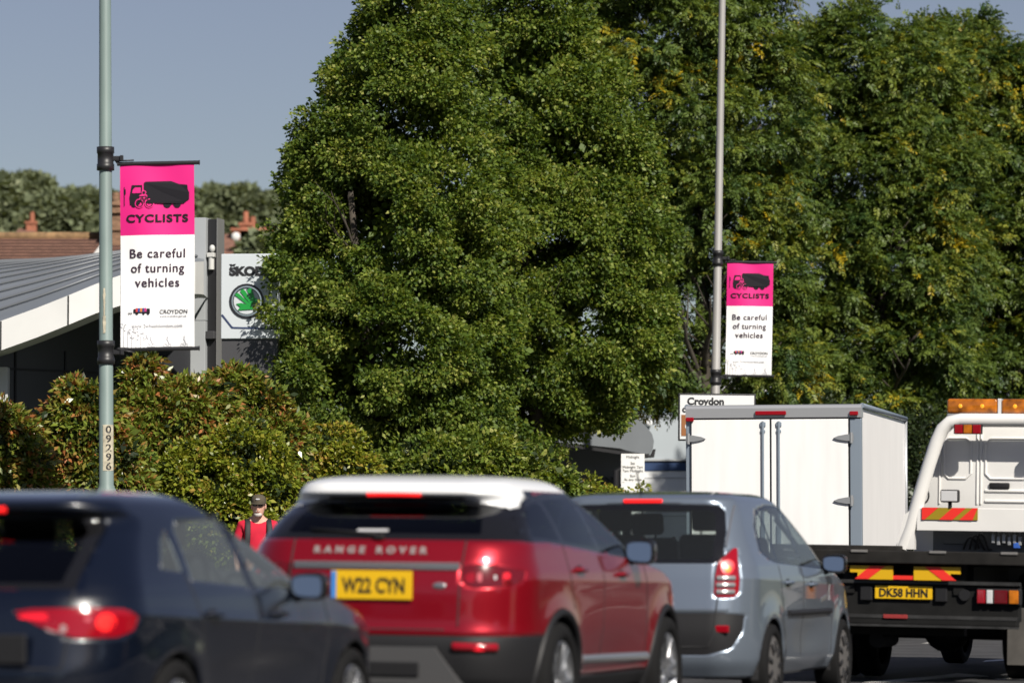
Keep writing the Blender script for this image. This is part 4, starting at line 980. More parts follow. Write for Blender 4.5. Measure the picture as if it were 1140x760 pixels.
# ---------------- blue grey people carrier
def make_mpv():
    o = empty('people_carrier', (0, 0, 0))
    tab = [(.24, .10, .82, .28, .05, 4.10), (.38, .02, .88, .32, .05, 4.23), (.55, .00, .895, .33, .06, 4.26), (.72, .02, .90, .33, .06, 4.20), (.88, .045, .90, .33, .06, 4.02), (.97, .06, .895, .33, .06, 3.70),
           (1.03, .075, .885, .32, .06, 3.35), (1.08, .09, .875, .31, .06, 3.12), (1.2, .15, .84, .28, .05, 2.88), (1.35, .24, .79, .25, .05, 2.56), (1.48, .33, .735, .22, .05, 2.28), (1.505, .345, .72, .22, .05, 2.22), (1.53, .345, .705, .22, .05, 2.15),
           (1.555, .37, .68, .22, .05, 2.08), (1.58, .47, .64, .22, .05, 1.98), (1.60, .68, .56, .2, .05, 1.88), (1.615, .95, .40, .2, .05, 1.78), (1.62, 1.15, .15, .1, .05, 1.65)]
    wh = [(.74, .315), (3.42, .315)]
    s = Shell(tab, wh, .37, taper=(.06, .07, .155), belt=1.06, flare=.022, crease=(.93, -.02, .006))
    for (v, z) in wh: s.arch(v, z, .355)
    paint = mat('blue_grey_paint', (.20, .24, .295), .3, metal=.55, coat=1.0)
    s.rear('rear_window_surround', [(-.60, 1.075), (.60, 1.075), (.645, 1.10), (.64, 1.3), (.61, 1.46), (.56, 1.50), (0, 1.51), (-.56, 1.50), (-.61, 1.46), (-.64, 1.3), (-.645, 1.10)], within=['body'])
    s.rear('rear_window', [(-.55, 1.105), (.55, 1.105), (.575, 1.13), (.57, 1.3), (.55, 1.44), (.50, 1.472), (-.50, 1.472), (-.55, 1.44), (-.57, 1.3), (-.575, 1.13)], within=['rear_window_surround'])
    s.side('pillar_trim', [(.62, 1.16), (.74, 1.35), (.92, 1.47), (1.3, 1.515), (1.9, 1.51), (2.2, 1.44), (3.02, 1.045), (2.9, 1.02), (2.0, 1.045), (1.0, 1.075), (.78, 1.10)], within=['body'])
    for nm, pl in (('side_window|q', [(.68, 1.17), (.78, 1.34), (.88, 1.42), (.96, 1.45), (1.0, 1.10), (.82, 1.12)]), ('side_window|r', [(1.06, 1.095), (1.01, 1.465), (1.3, 1.495), (1.68, 1.495), (1.78, 1.07)]), ('side_window|f', [(1.86, 1.068), (1.77, 1.494), (1.9, 1.488), (2.18, 1.42), (2.62, 1.20), (2.62, 1.05)]), ('side_window|s', [(2.68, 1.05), (2.68, 1.17), (2.93, 1.045)])):
        s.side(nm, pl, within=['pillar_trim'])
    s.front('windscreen', [(-.64, 1.12), (.64, 1.12), (.57, 1.5), (-.57, 1.5)])
    s.wrap('tail_light', [(.60, .845), (.605, .99), (.62, 1.085), (.725, 1.185), (.76, 1.185), (.775, 1.05), (.79, .95), (.785, .86), (.75, .83), (.63, .83)], within=['body', 'rear_window_surround'])
    s.rear('bumper_insert', [(-.80, .70), (-.64, .715), (.64, .715), (.80, .70), (.79, .58), (.72, .46), (.55, .41), (-.55, .41), (-.72, .46), (-.79, .58)], within=['body'])
    og = glass_mat('mpv_glass', (.52, .58, .57), dust_sheen=.04)
    s.emit(o, {'body': paint, 'rear_window_surround': M_GLOSSB, 'rear_window': glass_mat('mpv_rear_glass', (.66, .71, .69), dust_sheen=.018), 'pillar_trim': M_GLOSSB, 'side_window|q': og, 'side_window|r': og, 'side_window|f': og, 'side_window|s': og, 'windscreen': glass_mat('mpv_windscreen', (.75, .8, .78)), 'tail_light': M_RED, 'bumper_insert': M_PLAST},
           off={'tail_light': .005}, split=('side_window|q', 'side_window|r', 'side_window|f', 'side_window|s', 'tail_light', 'pillar_trim'))
    for (v, z) in wh: liner(o, v, z, .355)
    for u, v in ((.81, .74), (-.81, .74), (.81, 3.42), (-.81, 3.42)): wheel(o, u, v, .315, .205, 'cap', v)
    cabin(o, .76, [(1.1, .66, (-.36, .36)), (2.1, .64, (-.36, .36))], .5, 2.85)
    b = MB(); pts = [(u, s.back(u, 1.535) - .004, 1.535) for u in np.linspace(-.145, .145, 8)]; b.tube(pts, .014, 8); b.build('high_brake_light', M_LIT, o, smooth=True)
    for sg in (1, -1):
        lens_disc(o, s, sg * .685, 1.05, .045, .055, M_LITS, 'tail_lamp', off=.012); lens_disc(o, s, sg * .69, 1.035, .022, .026, mat('orange_glow', (.9, .15, .02), .3, emit=(1, .18, .02), estr=1.0), 'brake_lamp', off=.016)
        for zz in (.968, .918, .868):
            b = MB(); b.tube([(sg * u_, s.back(u_, zz) - .004, zz) for u_ in np.linspace(.615, .735, 6)], .019, 8); b.build('indicator_lamp', mat('smoked_clear_lens', (.20, .20, .21), .15, coat=.6), o, smooth=True)
        b = MB(); b.box((sg * .66, s.back(.66, .60) - .006, .60), (.11, .02, .055), bev=.01); b.build('bumper_reflector', M_RED, o)
        b = MB(); v_ = [(sg * (s.flank(v, .70) + .004), v, .70) for v in np.linspace(1.25, 2.85, 14)]; b.tube(v_, .024, 8); b.build('side_rubbing_strip', M_PLAST, o, smooth=True)
        # bright strip along the edge of the rear glass
        b = MB(); b.tube([(sg * .655, s.back(.655, z) - .003, z) for z in np.linspace(1.20, 1.50, 8)], .010, 6); b.build('window_edge_trim', M_SILV, o, smooth=True)
    b = MB(); b.box((0, s.back(0, .60) - .005, .60), (.62, .02, .17), bev=.01); b.build('plate_recess', M_PLAST, o)
    rear_line(o, s, [(.63, 1.07), (.625, .84), (.60, .56), (.56, .47), (-.56, .47), (-.60, .56), (-.625, .84), (-.63, 1.07)], 'tailgate_gap', M_INNER, .006)
    b = MB(); b.tube([(.05, s.back(.05, 1.10) - .02, 1.10), (-.2, s.back(-.2, 1.115) - .02, 1.115), (-.5, s.back(-.5, 1.13) - .02, 1.13)], .01, 6); b.build('rear_wiper', M_PLAST, o)
    b = MB(); b.tube([(-.08, .62, 1.585), (-.08, .52, 1.69), (-.08, .47, 1.76)], .006, 6); b.sph((-.08, .63, 1.585), (.03, .05, .018)); b.build('aerial', M_PLAST, o)
    for sg in (1, -1): mirror(o, sg * .975, 2.70, 1.07, M_GLOSSB, .20, .15)
    handle(o, s, 1.25, .93, paint); handle(o, s, 2.1, .91, paint)
    gap_line(o, s, [(1.03, 1.06), (1.05, .9), (1.14, .66)]); gap_line(o, s, [(1.82, 1.04), (1.83, .7), (1.82, .34)]); gap_line(o, s, [(2.93, 1.03), (2.97, .7), (2.94, .34)])
    # fuel filler flap and rear badge on the wing
    fl = s.flank(3.95, .82)
    b = MB(); b.box((s.flank(2.62, .82) + .002, 2.6, .80), (.006, .2, .035), rot=Matrix.Rotation(R(8), 4, 'X'), bev=.002); b.build('side_badge', M_SILV, o)
    return o, s
ALPHA = R(16)
red, red_s = make_red(); tag(red, 'red compact off-roader with white roof and yellow plate in the queue', 'car', 'cars queuing in the lane')
red.location = (-.84, 22.5, 0); red.rotation_euler = (0, R(.7), -ALPHA)
navy, navy_s = make_navy(); tag(navy, 'navy hatchback nearest the camera, brake light lit, queuing behind the red car', 'car', 'cars queuing in the lane')
navy.location = (-2.66, 17.8, 0); navy.rotation_euler = (0, 0, -ALPHA)
mpv, mpv_s = make_mpv(); tag(mpv, 'blue grey people carrier with tall tail lights queuing behind the recovery lorry', 'car', 'cars queuing in the lane')
mpv.location = (.875, 28.1, 0); mpv.rotation_euler = (0, 0, -ALPHA)

# ------------------------------------------------------------------ recovery lorry
M_TRW = mat('cab_white', (.72, .71, .69), .4, coat=.3, noise=.04, nscale=2)
M_CHAS = mat('chassis_black', (.008, .008, .008), .7, noise=.3, nscale=6, spec=.2)
M_DECK = mat('deck_steel', (.013, .012, .011), .65, noise=.5, nscale=5, spec=.2)
M_HZY = mat('hazard_yellow', (.62, .36, .005), .45)
M_HZO = mat('hazard_olive', (.30, .21, .01), .45)
M_HZR = mat('hazard_red', (.75, .03, .02), .45)
M_AMB = mat('amber_lens', (.34, .10, .006), .12, coat=.5, noise=.6, nscale=9)
M_AMBL = mat('amber_lamp', (.9, .35, .02), .2, emit=(1, .4, .03), estr=.15)
M_GALV = mat('galvanised', (.35, .36, .37), .45, metal=.6)
TA = R(18.5); TS, TC = math.sin(TA), math.cos(TA)
rt = empty('recovery_lorry', (3.456, 34.2, 0), (0, R(1.0), -TA), 'white cab recovery lorry with black flatbed, hazard boards and amber beacon bar', 'lorry')
L = {}
Yb = 34.2
def lu(px, Y=Yb, v=0.0): return ((px - CX) / F * Y - 3.456) / math.cos(TA) if v == 0 else ((px - CX) / F * (34.2 + v * TC) - 3.456 - v * TS) / TC
def lz(py, v=0.0): return CAMZ + (HZ - py) / F * (34.2 + v * TC)
# deck: side rails, floor, rear lip
b = MB(); b.box((.0, 2.55, 1.15), (2.36, 5.2, .05)); b.box((0, -.04, 1.125), (2.36, .06, .115), bev=.01)
for k in (-1, 1): b.box((k * 1.16, 2.55, 1.16), (.07, 5.2, .13), bev=.01)
for k in range(9): b.box((0, .3 + k * .6, 1.09), (2.2, .06, .08))
b.build('flatbed', M_DECK, rt)
b = MB()
for u in (-1.0, -.38, .33, .97): b.box((u, -.073, 1.175), (.15, .02, .022), bev=.003)
b.build('deck_reflector', mat('worn_steel', (.24, .23, .22), .5, metal=.4), rt)
# chassis rails, axles, rear beam
b = MB()
for k in (-.42, .42): b.box((k, 3.2, .80), (.09, 6.2, .22))
b.box((0, .12, .735), (2.08, .10, .33), bev=.012); b.box((0, .02, .57), (2.08, .12, .09), bev=.015)
for v in (1.2, 2.6, 4.0): b.box((0, v, .82), (.9, .08, .12))
b.box((-.05, .35, .48), (1.1, .12, .10)); b.cyl((-.3, .3, .38), (-.3, .9, .38), .07); b.box((0, 1.0, .95), (1.2, 1.6, .2))
for k in (-.5, .5): b.box((k, .2, .95), (.1, .3, .3))
b.build('chassis', M_CHAS, rt)
b = MB(); b.cyl((-.8, 1.9, .44), (.8, 1.9, .44), .075); b.sph((0, 1.9, .44), (.22, .2, .2)); b.build('rear_axle', M_CHAS, rt, smooth=True)
b = MB(); b.box((0, .05, .905), (2.1, .05, .03)); b.box((0, -.02, .52), (2.1, .05, .02)); b.box((.0, -.043, .60), (2.08, .004, .03)); b.build('beam_edge', mat('scuffed_steel', (.022, .022, .022), .55, noise=.5, nscale=9), rt)
pl_ = plate(rt, None, 0, .81, .52, .116, 'DK58 HHN', .44, .074, blue=False); pl_.location = (0, .045, .812)
for k in (-.34, .34):
    b = MB(); b.box((k, .06, .80), (.11, .05, .13), bev=.01); b.build('plate_bracket', M_PLAST, rt)
b = MB(); b.cyl((.55, .075, .80), (.55, .04, .80), .05); b.build('trailer_socket', M_PLAST, rt)
b = MB(); b.box((-.05, -.05, .60), (.22, .012, .035), bev=.004); b.build('red_marker', mat('red_marker', (.25, .02, .02), .7), rt)
# hazard boards under the deck
def board(u0, u1, z0, z1, flip):
    o = empty('hazard_board', ((u0 + u1) / 2, -.02, (z0 + z1) / 2)); o.parent = rt; w, h = u1 - u0, z1 - z0
    b = MB(); b.prism([(-w / 2, 0), (-w / 2, h / 2), (w / 2, h / 2), (w / 2, 0 if flip else -h / 2), (w / 2 - (.09 if flip else 0), 0 if flip else -h / 2), (w / 2 - (.09 if flip else 0), -h / 2), (-w / 2 + (.0 if flip else .07), -h / 2), (-w / 2 + (0 if flip else .07), 0)], 0, .02, 'xz'); b.build('board_panel', M_HZY, o)
    fl = Flat(); k = -1 if flip else 1
    fl.poly([(k * -.10 - .05, -h / 2 + .002), (k * -.10 + .075, -h / 2 + .002), (k * .05 + .075, h / 2 - .002), (k * .05 - .06, h / 2 - .002)], -.003)
    fl.build('red_chevron', M_HZR, o)
board(-.475, -.085, .925, 1.045, False); board(.105, .525, .925, 1.045, True)
b = MB(); b.box((.01, .0, .945), (.19, .02, .035)); b.build('hazard_strip', M_HZR, rt)
# rear lamp clusters
for k in (1, -1):
    o = empty('rear_lamp', (k * .86, .05, .79)); o.parent = rt
    b = MB(); b.box((0, .01, 0), (.40, .06, .145), bev=.012); b.build('lamp_housing', M_PLAST, o)
    for (x, w, m) in ((-.155 * k, .075, M_RED), (-.08 * k, .055, M_CLEAR), (.02 * k, .12, M_REDD), (.135 * k, .085, M_AMB)):
        b = MB(); b.box((x, -.025, 0), (w, .03, .12), bev=.008); b.build('lamp_lens', m, o)
# mudguards and flaps
for k in (1, -1):
    b = MB(); b.box((k * .93, 1.15, .42), (.42, .02, .52), bev=.004); b.build('mud_flap', mat('rubber_flap', (.07, .065, .06), .8, noise=.3, nscale=5), rt)
    b = MB(); pts = [(k * .93, 1.9 + math.cos(a) * .56, .46 + math.sin(a) * .52) for a in np.linspace(0, math.pi, 16)]
    for a_, c_ in zip(pts[:-1], pts[1:]): b.box((Vector(a_) + Vector(c_)) / 2, (.42, .02, (Vector(c_) - Vector(a_)).length + .01), rot=(Vector(c_) - Vector(a_)).to_track_quat('Z', 'X').to_matrix().to_4x4() @ Matrix.Rotation(math.pi / 2, 4, 'Z'))
    b.build('mudguard', M_PLAST, rt)
    b = MB(); b.box((k * 1.0, 3.6, .72), (.36, 1.5, .48), bev=.02); b.build('side_locker', M_PLAST, rt)
for k in (1, -1):
    for uu in (.93, .70): wheel(rt, k * uu, 1.9, .40, .21, 'cap')
    wheel(rt, k * .86, 6.4, .40, .23, 'cap')
# headboard: bent tube frame with a cross beam
VH = 5.05
hx = lambda px: lu(px, v=VH); hz = lambda py: lz(py, VH)
b = MB()
left = [(-.06 + hx(1012), hz(612)), (hx(1014), hz(590)), (hx(1022), hz(560)), (hx(1033), hz(520)), (hx(1042), hz(491)), (hx(1048), hz(478)), (hx(1056), hz(470.5)), (hx(1068), hz(468)), (0.0, hz(468))]
pts = [Vector((x, VH, z)) for x, z in left]
fullp = pts + [Vector((-p.x, p.y, p.z)) for p in pts[-2::-1]]
b.tube(fullp, .07, 14); b.build('headboard_frame', M_TRW, rt, smooth=True)
for k in (1, -1):
    b = MB(); b.prism([(k * hx(1000), hz(613)), (k * hx(1008), hz(575)), (k * hx(1019), hz(566)), (k * hx(1020), hz(613))], VH - .05, VH + .03, 'xz'); b.build('frame_gusset', M_TRW, rt)
b = MB(); b.box((0, VH - .01, (hz(566) + hz(592)) / 2), (-2 * hx(1022), .09, hz(566) - hz(592)), bev=.008); b.build('cross_beam', M_TRW, rt)
for k in (1, -1):
    x0, x1 = hx(1028), hx(1088); o = empty('hazard_board', (k * (x0 + x1) / 2, VH - .062, (hz(566) + hz(579.5)) / 2)); o.parent = rt; w, h = x1 - x0, hz(566) - hz(579.5)
    b = MB(); b.box((0, 0, 0), (w, .012, h)); b.build('board_panel', M_HZO, o)
    fl = Flat()
    for q in range(3):
        c0 = -w / 2 + w * (.0 + .36 * q) + .0
        P4 = [(c0 - .03, -h / 2), (c0 + .11, -h / 2), (c0 + .11 + .14, h / 2), (c0 - .03 + .14, h / 2)]
        P4 = [(max(-w / 2, min(w / 2, x)), z) for x, z in P4]
        if q == 0: P4 = [(-w / 2, -h / 2), (-w / 2 + .03, -h / 2), (-w / 2 + .17, h / 2), (-w / 2, h / 2)]
        fl.poly(P4, -.008)
    fl.build('red_chevron', M_HZR, o)
    o = empty('work_lamp', (k * hx(1058), VH - .06, hz(553))); o.parent = rt
    b = MB(); b.box((0, 0, 0), (.19, .10, .13), bev=.02); b.cyl((0, 0, -.06), (0, 0, -.12), .02); b.build('lamp_housing', M_PLAST, o)
    b = MB(); b.box((0, -.05, 0), (.165, .012, .105), bev=.004); b.build('lamp_lens', M_CLEAR, o)
    o = empty('frame_lamp', (k * (hx(1062) + hx(1092)) / 2, VH - .07, hz(478.3))); o.parent = rt
    b = MB(); b.box((0, .0, 0), (.29, .05, .10), bev=.006); b.build('lamp_housing', M_PLAST, o)
    for (x, m) in ((-.093, M_RED), (0, M_AMB), (.093, M_RED)):
        b = MB(); b.box((x, -.025, 0), (.084, .03, .09), bev=.006); b.build('lamp_lens', m, o)
# cab
VC = 5.30; cxh = lambda px: lu(px, v=VC); chz = lambda py: lz(py, VC)
o = rt
ctop = chz(462); wl = .885
hp = [(cxh(1016), chz(640)), (cxh(1020), chz(566)), (cxh(1031), chz(525)), (cxh(1042), chz(492)), (cxh(1050), chz(474)), (cxh(1058), chz(467)), (cxh(1070), chz(464))]
b = MB(); b.prism(hp + [(-x, z) for x, z in hp[::-1]], VC, VC + 1.9, 'xz'); bmesh.ops.bevel(b.bm, geom=[e for e in b.bm.edges if abs(e.verts[0].co.y - e.verts[1].co.y) < .01], offset=.05, segments=3, profile=.5, affect='EDGES'); b.build('cab', M_TRW, rt, smooth=True)
def panel(px0, px1, py0, py1, d, m, name, bev=.03):
    b = MB(); b.box(((cxh(px0) + cxh(px1)) / 2, VC - .0 + d, (chz(py0) + chz(py1)) / 2), (cxh(px1) - cxh(px0), .03, chz(py0) - chz(py1)), bev=bev); return b.build(name, m, rt, smooth=True)
for (a, c_, e, g_) in ((1050, 1079, 488, 533), (1095, 1150, 488, 533), (1156, 1184, 488, 533)):
    b = MB(); x0, x1, z0, z1 = cxh(a), cxh(c_), chz(g_), chz(e)
    pts = [(x0, z0 + .05), (x0 + .05, z0), (x1 - .05, z0), (x1, z0 + .05), (x1, z1 - .05), (x1 - .05, z1), (x0 + .05, z1), (x0, z1 - .05)]
    b.tube([Vector((p[0], VC - .004, p[1])) for p in pts + pts[:1]], .012, 8); b.build('pressed_panel_rib', M_TRW, rt, smooth=True)
b = MB()
for py in (546.5, 558): b.box(((cxh(1094) + cxh(1160)) / 2, VC - .004, chz(py)), (cxh(1160) - cxh(1094), .025, .03), bev=.01)
for px in (1045.5, 1086, 1090): b.box((cxh(px), VC - .004, (chz(480) + chz(562)) / 2), (.018, .02, chz(480) - chz(562)), bev=.006)
b.build('cab_rib', M_TRW, rt, smooth=True)
panel(1099, 1121, 537.5, 544.5, -.015, M_PLAST, 'cab_vent', .02)
b = MB(); b.box((0, VC + .2, (chz(570) + chz(640)) / 2 - .15), (1.75, .5, chz(570) - chz(640) + .2), bev=.03); b.build('engine_cover', mat('cover_grey', (.10, .105, .11), .6), rt)
b = MB(); b.box((cxh(1070), VC - .06, chz(600)), (.36, .02, .12), bev=.03); b.build('cover_panel', mat('cover_grey', (.10, .105, .11), .6), rt)
b = MB(); random.seed(3)
for k in range(3):
    x0 = cxh(1085) + k * .06; b.tube([(x0 - .1 + .12 * t_, VC - .12 - .06 * math.sin(t_ * 3), chz(612) + (.12 + .02 * k) * math.sin(math.pi * min(1, t_ * .9 / (1.2 - .1 * k)))) for t_ in np.linspace(0, 3.2, 20) * .4], .012, 7)
b.build('hydraulic_hose', M_BLK, rt)
b = MB()
for k in range(6): b.box((cxh(1108) + k * .055, VC - .2, chz(600) - .02 * (k % 2)), (.035, .05, .09), bev=.008); b.cyl((cxh(1108) + k * .055, VC - .2, chz(600) + .03), (cxh(1108) + k * .055, VC - .24, chz(600) + .09), .008)
b.build('valve_block', M_GALV, rt)
b = MB(); b.box((cxh(1133), VC - .2, chz(607)), (.07, .05, .06), bev=.01); b.build('blue_valve', mat('blue_plastic', (.03, .10, .4), .5), rt)
for k in (1, -1):
    b = MB(); c = Vector((k * cxh(1030), VH + .1, chz(553))); b.tube([c + Vector((math.cos(a) * .07, 0, math.sin(a) * .085)) for a in np.linspace(-1.8, 2.6, 14)], .01, 6); b.tube([(k * cxh(1038), VH + .1, chz(500)), (k * cxh(1033), VH + .1, chz(535)), (k * cxh(1026), VH + .12, chz(552)), (k * cxh(1024), VH + .1, chz(565))], .022, 7); b.build('cable_loop', M_BLK, rt)
    b = MB(); b.tube([(k * cxh(1046), VC - .1, chz(494)), (k * cxh(1034), VC - .1, chz(540))], .03, 7); b.build('exhaust_stack', mat('stack_grey', (.4, .39, .37), .5), rt)
    b = MB(); b.box((k * 1.2, VC + 1.55, 2.1), (.2, .12, .42), bev=.04); b.tube([(k * 1.15, VC + 1.55, 2.3), (k * .95, VC + 1.6, 2.35)], .02); b.build('door_mirror', M_PLAST, rt, smooth=True)
    b = MB(); b.box((k * (wl - .001), VC + .75, 2.12), (.02, .85, .6), bev=.02); b.build('side_window', M_GLOSSB, rt)
b = MB(); b.box((0, VC + 1.895, 2.1), (1.6, .03, .75), bev=.02); b.build('windscreen', M_GLOSSB, rt)
# beacon bar
o = empty('beacon_bar', (0, VC + .55, ctop + .26)); o.parent = rt
bw = 1.68; zb = lz(453, VC + .55) - (ctop + .26)
b = MB(); b.box((0, 0, zb - .10), (bw, .28, .05), bev=.015); b.box((.3, 0, zb - .17), (.08, .2, .18)); b.box((-.3, 0, zb - .17), (.08, .2, .18)); b.build('beacon_base', M_GALV, o)
for (x0, x1) in ((-bw / 2, -.305), (-.265, .265), (.305, bw / 2)):
    b = MB(); b.box(((x0 + x1) / 2, 0, zb), (x1 - x0, .30, .155), bev=.03); b.build('amber_cover', M_AMB, o, smooth=True)
    for k in (.27, .7):
        b = MB(); b.sph((x0 + (x1 - x0) * k, -.150, zb), (.022, .008, .022)); b.build('amber_lamp', M_AMBL, o, smooth=True)
for k in (-1, 1):
    b = MB(); b.box((k * .285, 0, zb), (.036, .29, .16), bev=.005); b.build('divider', M_CLEAR, o)

# ------------------------------------------------------------------ box lorry ahead in the kerb lane
AB = R(12.5); DB = 50.0; SB = F / DB
bt = empty('box_lorry', (3.40, DB, 0), (0, 0, -AB), 'plain white box lorry with two rear doors and galvanised hinges ahead of the people carrier', 'lorry')
M_BOXW = mat('box_white', (.79, .79, .785), .35, noise=.045, nscale=5, stretch=(1.5, 1, .18))
M_BOXS = mat('box_side_white', (.83, .81, .80), .4, noise=.04, nscale=2.5, stretch=(1, 1, .3))
M_ALUB = mat('bluish_aluminium', (.27, .32, .38), .4, metal=.45)
M_ALUT = mat('top_rail_aluminium', (.45, .46, .48), .35, metal=.5)
bu = lambda px: ((px - CX) / F * DB - 3.40) / math.cos(AB); bz = lambda py: CAMZ + (HZ - py) / F * DB
ul, ur = bu(765), bu(957.5); zt, zb = bz(452), .82; LB = 4.9
b = MB(); b.box(((ul + ur) / 2, LB / 2 + .03, (zt - .03 + zb) / 2), (ur - ul - .03, LB - .04, zt - zb - .05)); b.build('box_body', M_BOXS, bt)
b = MB(); w = 6 / SB
b.box((ul + w / 2, .02, (zt - .17 + zb) / 2), (w, .10, zt - .17 - zb), bev=.008); b.box((ur - 6.5 / SB, .02, (zt - .17 + zb) / 2), (13 / SB, .10, zt - .17 - zb), bev=.008); b.box(((ul + ur) / 2, .02, zb + .04), (ur - ul - .2, .08, .08))
b.build('door_frame', M_ALUB, bt)
b = MB(); prof = [(-.05, zt - .155), (-.06, zt - .03), (-.03, zt + .005), (.06, zt + .02), (.16, zt + .02), (.16, zt - .155)]
b.prism(prof, ul, ur, 'yz'); b.build('top_rail', M_ALUT, bt)
for u in (ul + .0, ur - .0):
    b = MB(); b.tube([(u, .05, zt - .0), (u, LB, zt - .0)], .035, 8); b.build('roof_edge_rail', M_ALUB, bt)
    b = MB(); b.tube([(u, LB, zt), (u, LB, zb)], .025, 6); b.build('front_corner_post', M_ALUT, bt)
dl, dr, ds_ = bu(771.5), bu(943.5), bu(858.5)
for (x0, x1) in ((dl, ds_ - .012), (ds_ + .012, dr)):
    b = MB(); b.box(((x0 + x1) / 2, -.035, (zt - .165 + zb + .06) / 2), (x1 - x0, .04, zt - .165 - zb - .08), bev=.006); d_ = b.build('rear_door', M_BOXW, bt)
    lk = x1 - .085 if x1 < .2 and x0 < -.5 else x0 + .10
    b = MB(); b.cyl((lk, -.075, zb + .1), (lk, -.075, zt - .20), .016); b.box((lk, -.065, zt - .24), (.07, .03, .06), bev=.008); b.box((lk, -.065, zt - .33), (.06, .03, .04), bev=.008); b.box((lk, -.065, zb + .6), (.05, .05, .3), bev=.008); b.build('lock_rod', M_ALUB, d_)
    hx_ = x0 if x0 == dl else x1; sg = 1 if x0 == dl else -1
    for py in (488, 557.5):
        z = bz(py); b = MB(); b.prism([(hx_ - sg * .07, z + .045), (hx_ + sg * .02, z + .045), (hx_ + sg * .13, z + .025), (hx_ + sg * .19, z + .0), (hx_ + sg * .13, z - .022), (hx_ + sg * .02, z - .04), (hx_ - sg * .07, z - .04)], -.085, -.055, 'xz'); b.cyl((hx_ - sg * .04, -.075, z - .07), (hx_ - sg * .04, -.075, z + .07), .022); b.build('hinge', M_GALV, d_)
b = MB(); g_ = .012; zt2 = zt - .16
b.box((ds_, -.03, (zt2 + zb) / 2), (.022, .036, zt2 - zb)); b.box((dr + .006, -.03, (zt2 + zb) / 2), (.014, .05, zt2 - zb)); b.box((dl - .006, -.03, (zt2 + zb) / 2), (.014, .05, zt2 - zb)); b.box(((dl + dr) / 2, -.03, zt2 + .002), (dr - dl, .05, .014)); b.build('door_seal', M_BLK, bt)
for (px0, px1, py) in ((842, 876, 460), (765.5, 774.5, 466.5), (945, 954.5, 461)):
    b = MB(); b.box(((bu(px0) + bu(px1)) / 2, -.075, bz(py)), (bu(px1) - bu(px0), .03, .055), bev=.012); b.build('marker_lamp', M_RED, bt)
b = MB()
for k in (-.4, .4): b.box((k, 3.0, .62), (.09, 6.2, .2))
b.box((0, .1, .6), (2.1, .1, .14)); b.box((0, LB + .95, 1.35), (1.9, 1.7, 1.5), bev=.15); b.build('chassis', M_CHAS, bt)
b = MB(); b.box((0, LB + 1.0, 1.5), (1.95, 1.75, 1.55), bev=.18); b.build('cab', M_TRW, bt, smooth=True)
for k in (1, -1):
    wheel(bt, k * .86, 1.5, .38, .24, 'cap'); wheel(bt, k * .86, LB + 1.1, .38, .24, 'cap')
    b = MB(); b.box((k * .85, .05, .68), (.3, .06, .13), bev=.01); b.build('rear_lamp', M_RED, bt)
b = MB(); b.box((0, .04, .72), (.52, .012, .11), bev=.004); b.build('number_plate_blank', M_PLY, bt)

# ------------------------------------------------------------------ man on the pavement
M_SKIN = mat('skin', (.60, .34, .25), .55); M_TEE = mat('red_tshirt', (.50, .005, .03), .85, noise=.1, nscale=10); M_CAP = mat('olive_cap', (.075, .062, .042), .9, noise=.2, nscale=30)
M_TROU = mat('dark_trousers', (.03, .032, .04), .9); M_PACK = mat('black_pack', (.012, .012, .014), .7); M_BEARD = mat('white_beard', (.52, .48, .45), .9)
def skin(name, pts, edges, radii, m, parent, sub=2):
    me = bpy.data.meshes.new(name); me.from_pydata(pts, edges, []); me.materials.append(m); o = bpy.data.objects.new(name, me); COL.objects.link(o); o.parent = parent
    o.modifiers.new('skin', 'SKIN'); sv = me.skin_vertices[0].data
    for i, r in enumerate(radii): sv[i].radius = (r, r) if not isinstance(r, tuple) else r
    sv[0].use_root = True
    md = o.modifiers.new('sub', 'SUBSURF'); md.levels = sub; md.render_levels = sub
    me.polygons.foreach_set('use_smooth', [True] * len(me.polygons)); o.modifiers['skin'].use_smooth_shade = True; return o
Yp_ = 42.0
man = empty('person', (P(287.5, 0, Yp_).x, Yp_, .12), (0, 0, R(8)), 'man in red t-shirt and olive cap with black rucksack walking on the pavement', 'person')
man.scale = (.965, .965, .96)
body_p = [(0, 0, .93), (0, .0, 1.12), (0, .01, 1.30), (0, .01, 1.42), (0, -.02, 1.51), (0, -.055, 1.565),      # 0-5 pelvis..neck top
          (.17, .01, 1.40), (.245, .03, 1.12), (.225, -.10, .90), (.22, -.13, .82),                               # 6-9 right arm
          (-.17, .01, 1.40), (-.245, .05, 1.12), (-.23, -.02, .88), (-.225, -.05, .80),
          (.09, -.02, .86), (.10, -.10, .50), (.10, .02, .08), (.10, -.13, .04), (-.09, .02, .86), (-.10, .06, .50), (-.10, .28, .13), (-.10, .18, .05)]
body_e = [(0, 1), (1, 2), (2, 3), (3, 4), (4, 5), (3, 6), (6, 7), (7, 8), (8, 9), (3, 10), (10, 11), (11, 12), (12, 13), (0, 14), (14, 15), (15, 16), (16, 17), (0, 18), (18, 19), (19, 20), (20, 21)]
body_r = [(.15, .11), (.145, .105), (.16, .11), (.13, .09), .062, .058, .062, .045, .033, .03, .062, .045, .033, .03, .085, .058, .04, .035, .085, .058, .04, .035]
skin('body', body_p, body_e, body_r, M_SKIN, man)
skin('t_shirt', [body_p[i] for i in (0, 1, 2, 3)] + [(0, -.01, 1.475), (.175, .01, 1.405), (.235, .025, 1.20), (-.175, .01, 1.405), (-.235, .03, 1.20)], [(0, 1), (1, 2), (2, 3), (3, 4), (3, 5), (5, 6), (3, 7), (7, 8)], [(.165, .125), (.165, .125), (.18, .128), (.155, .11), (.075, .075), .078, .066, .078, .066], M_TEE, man)
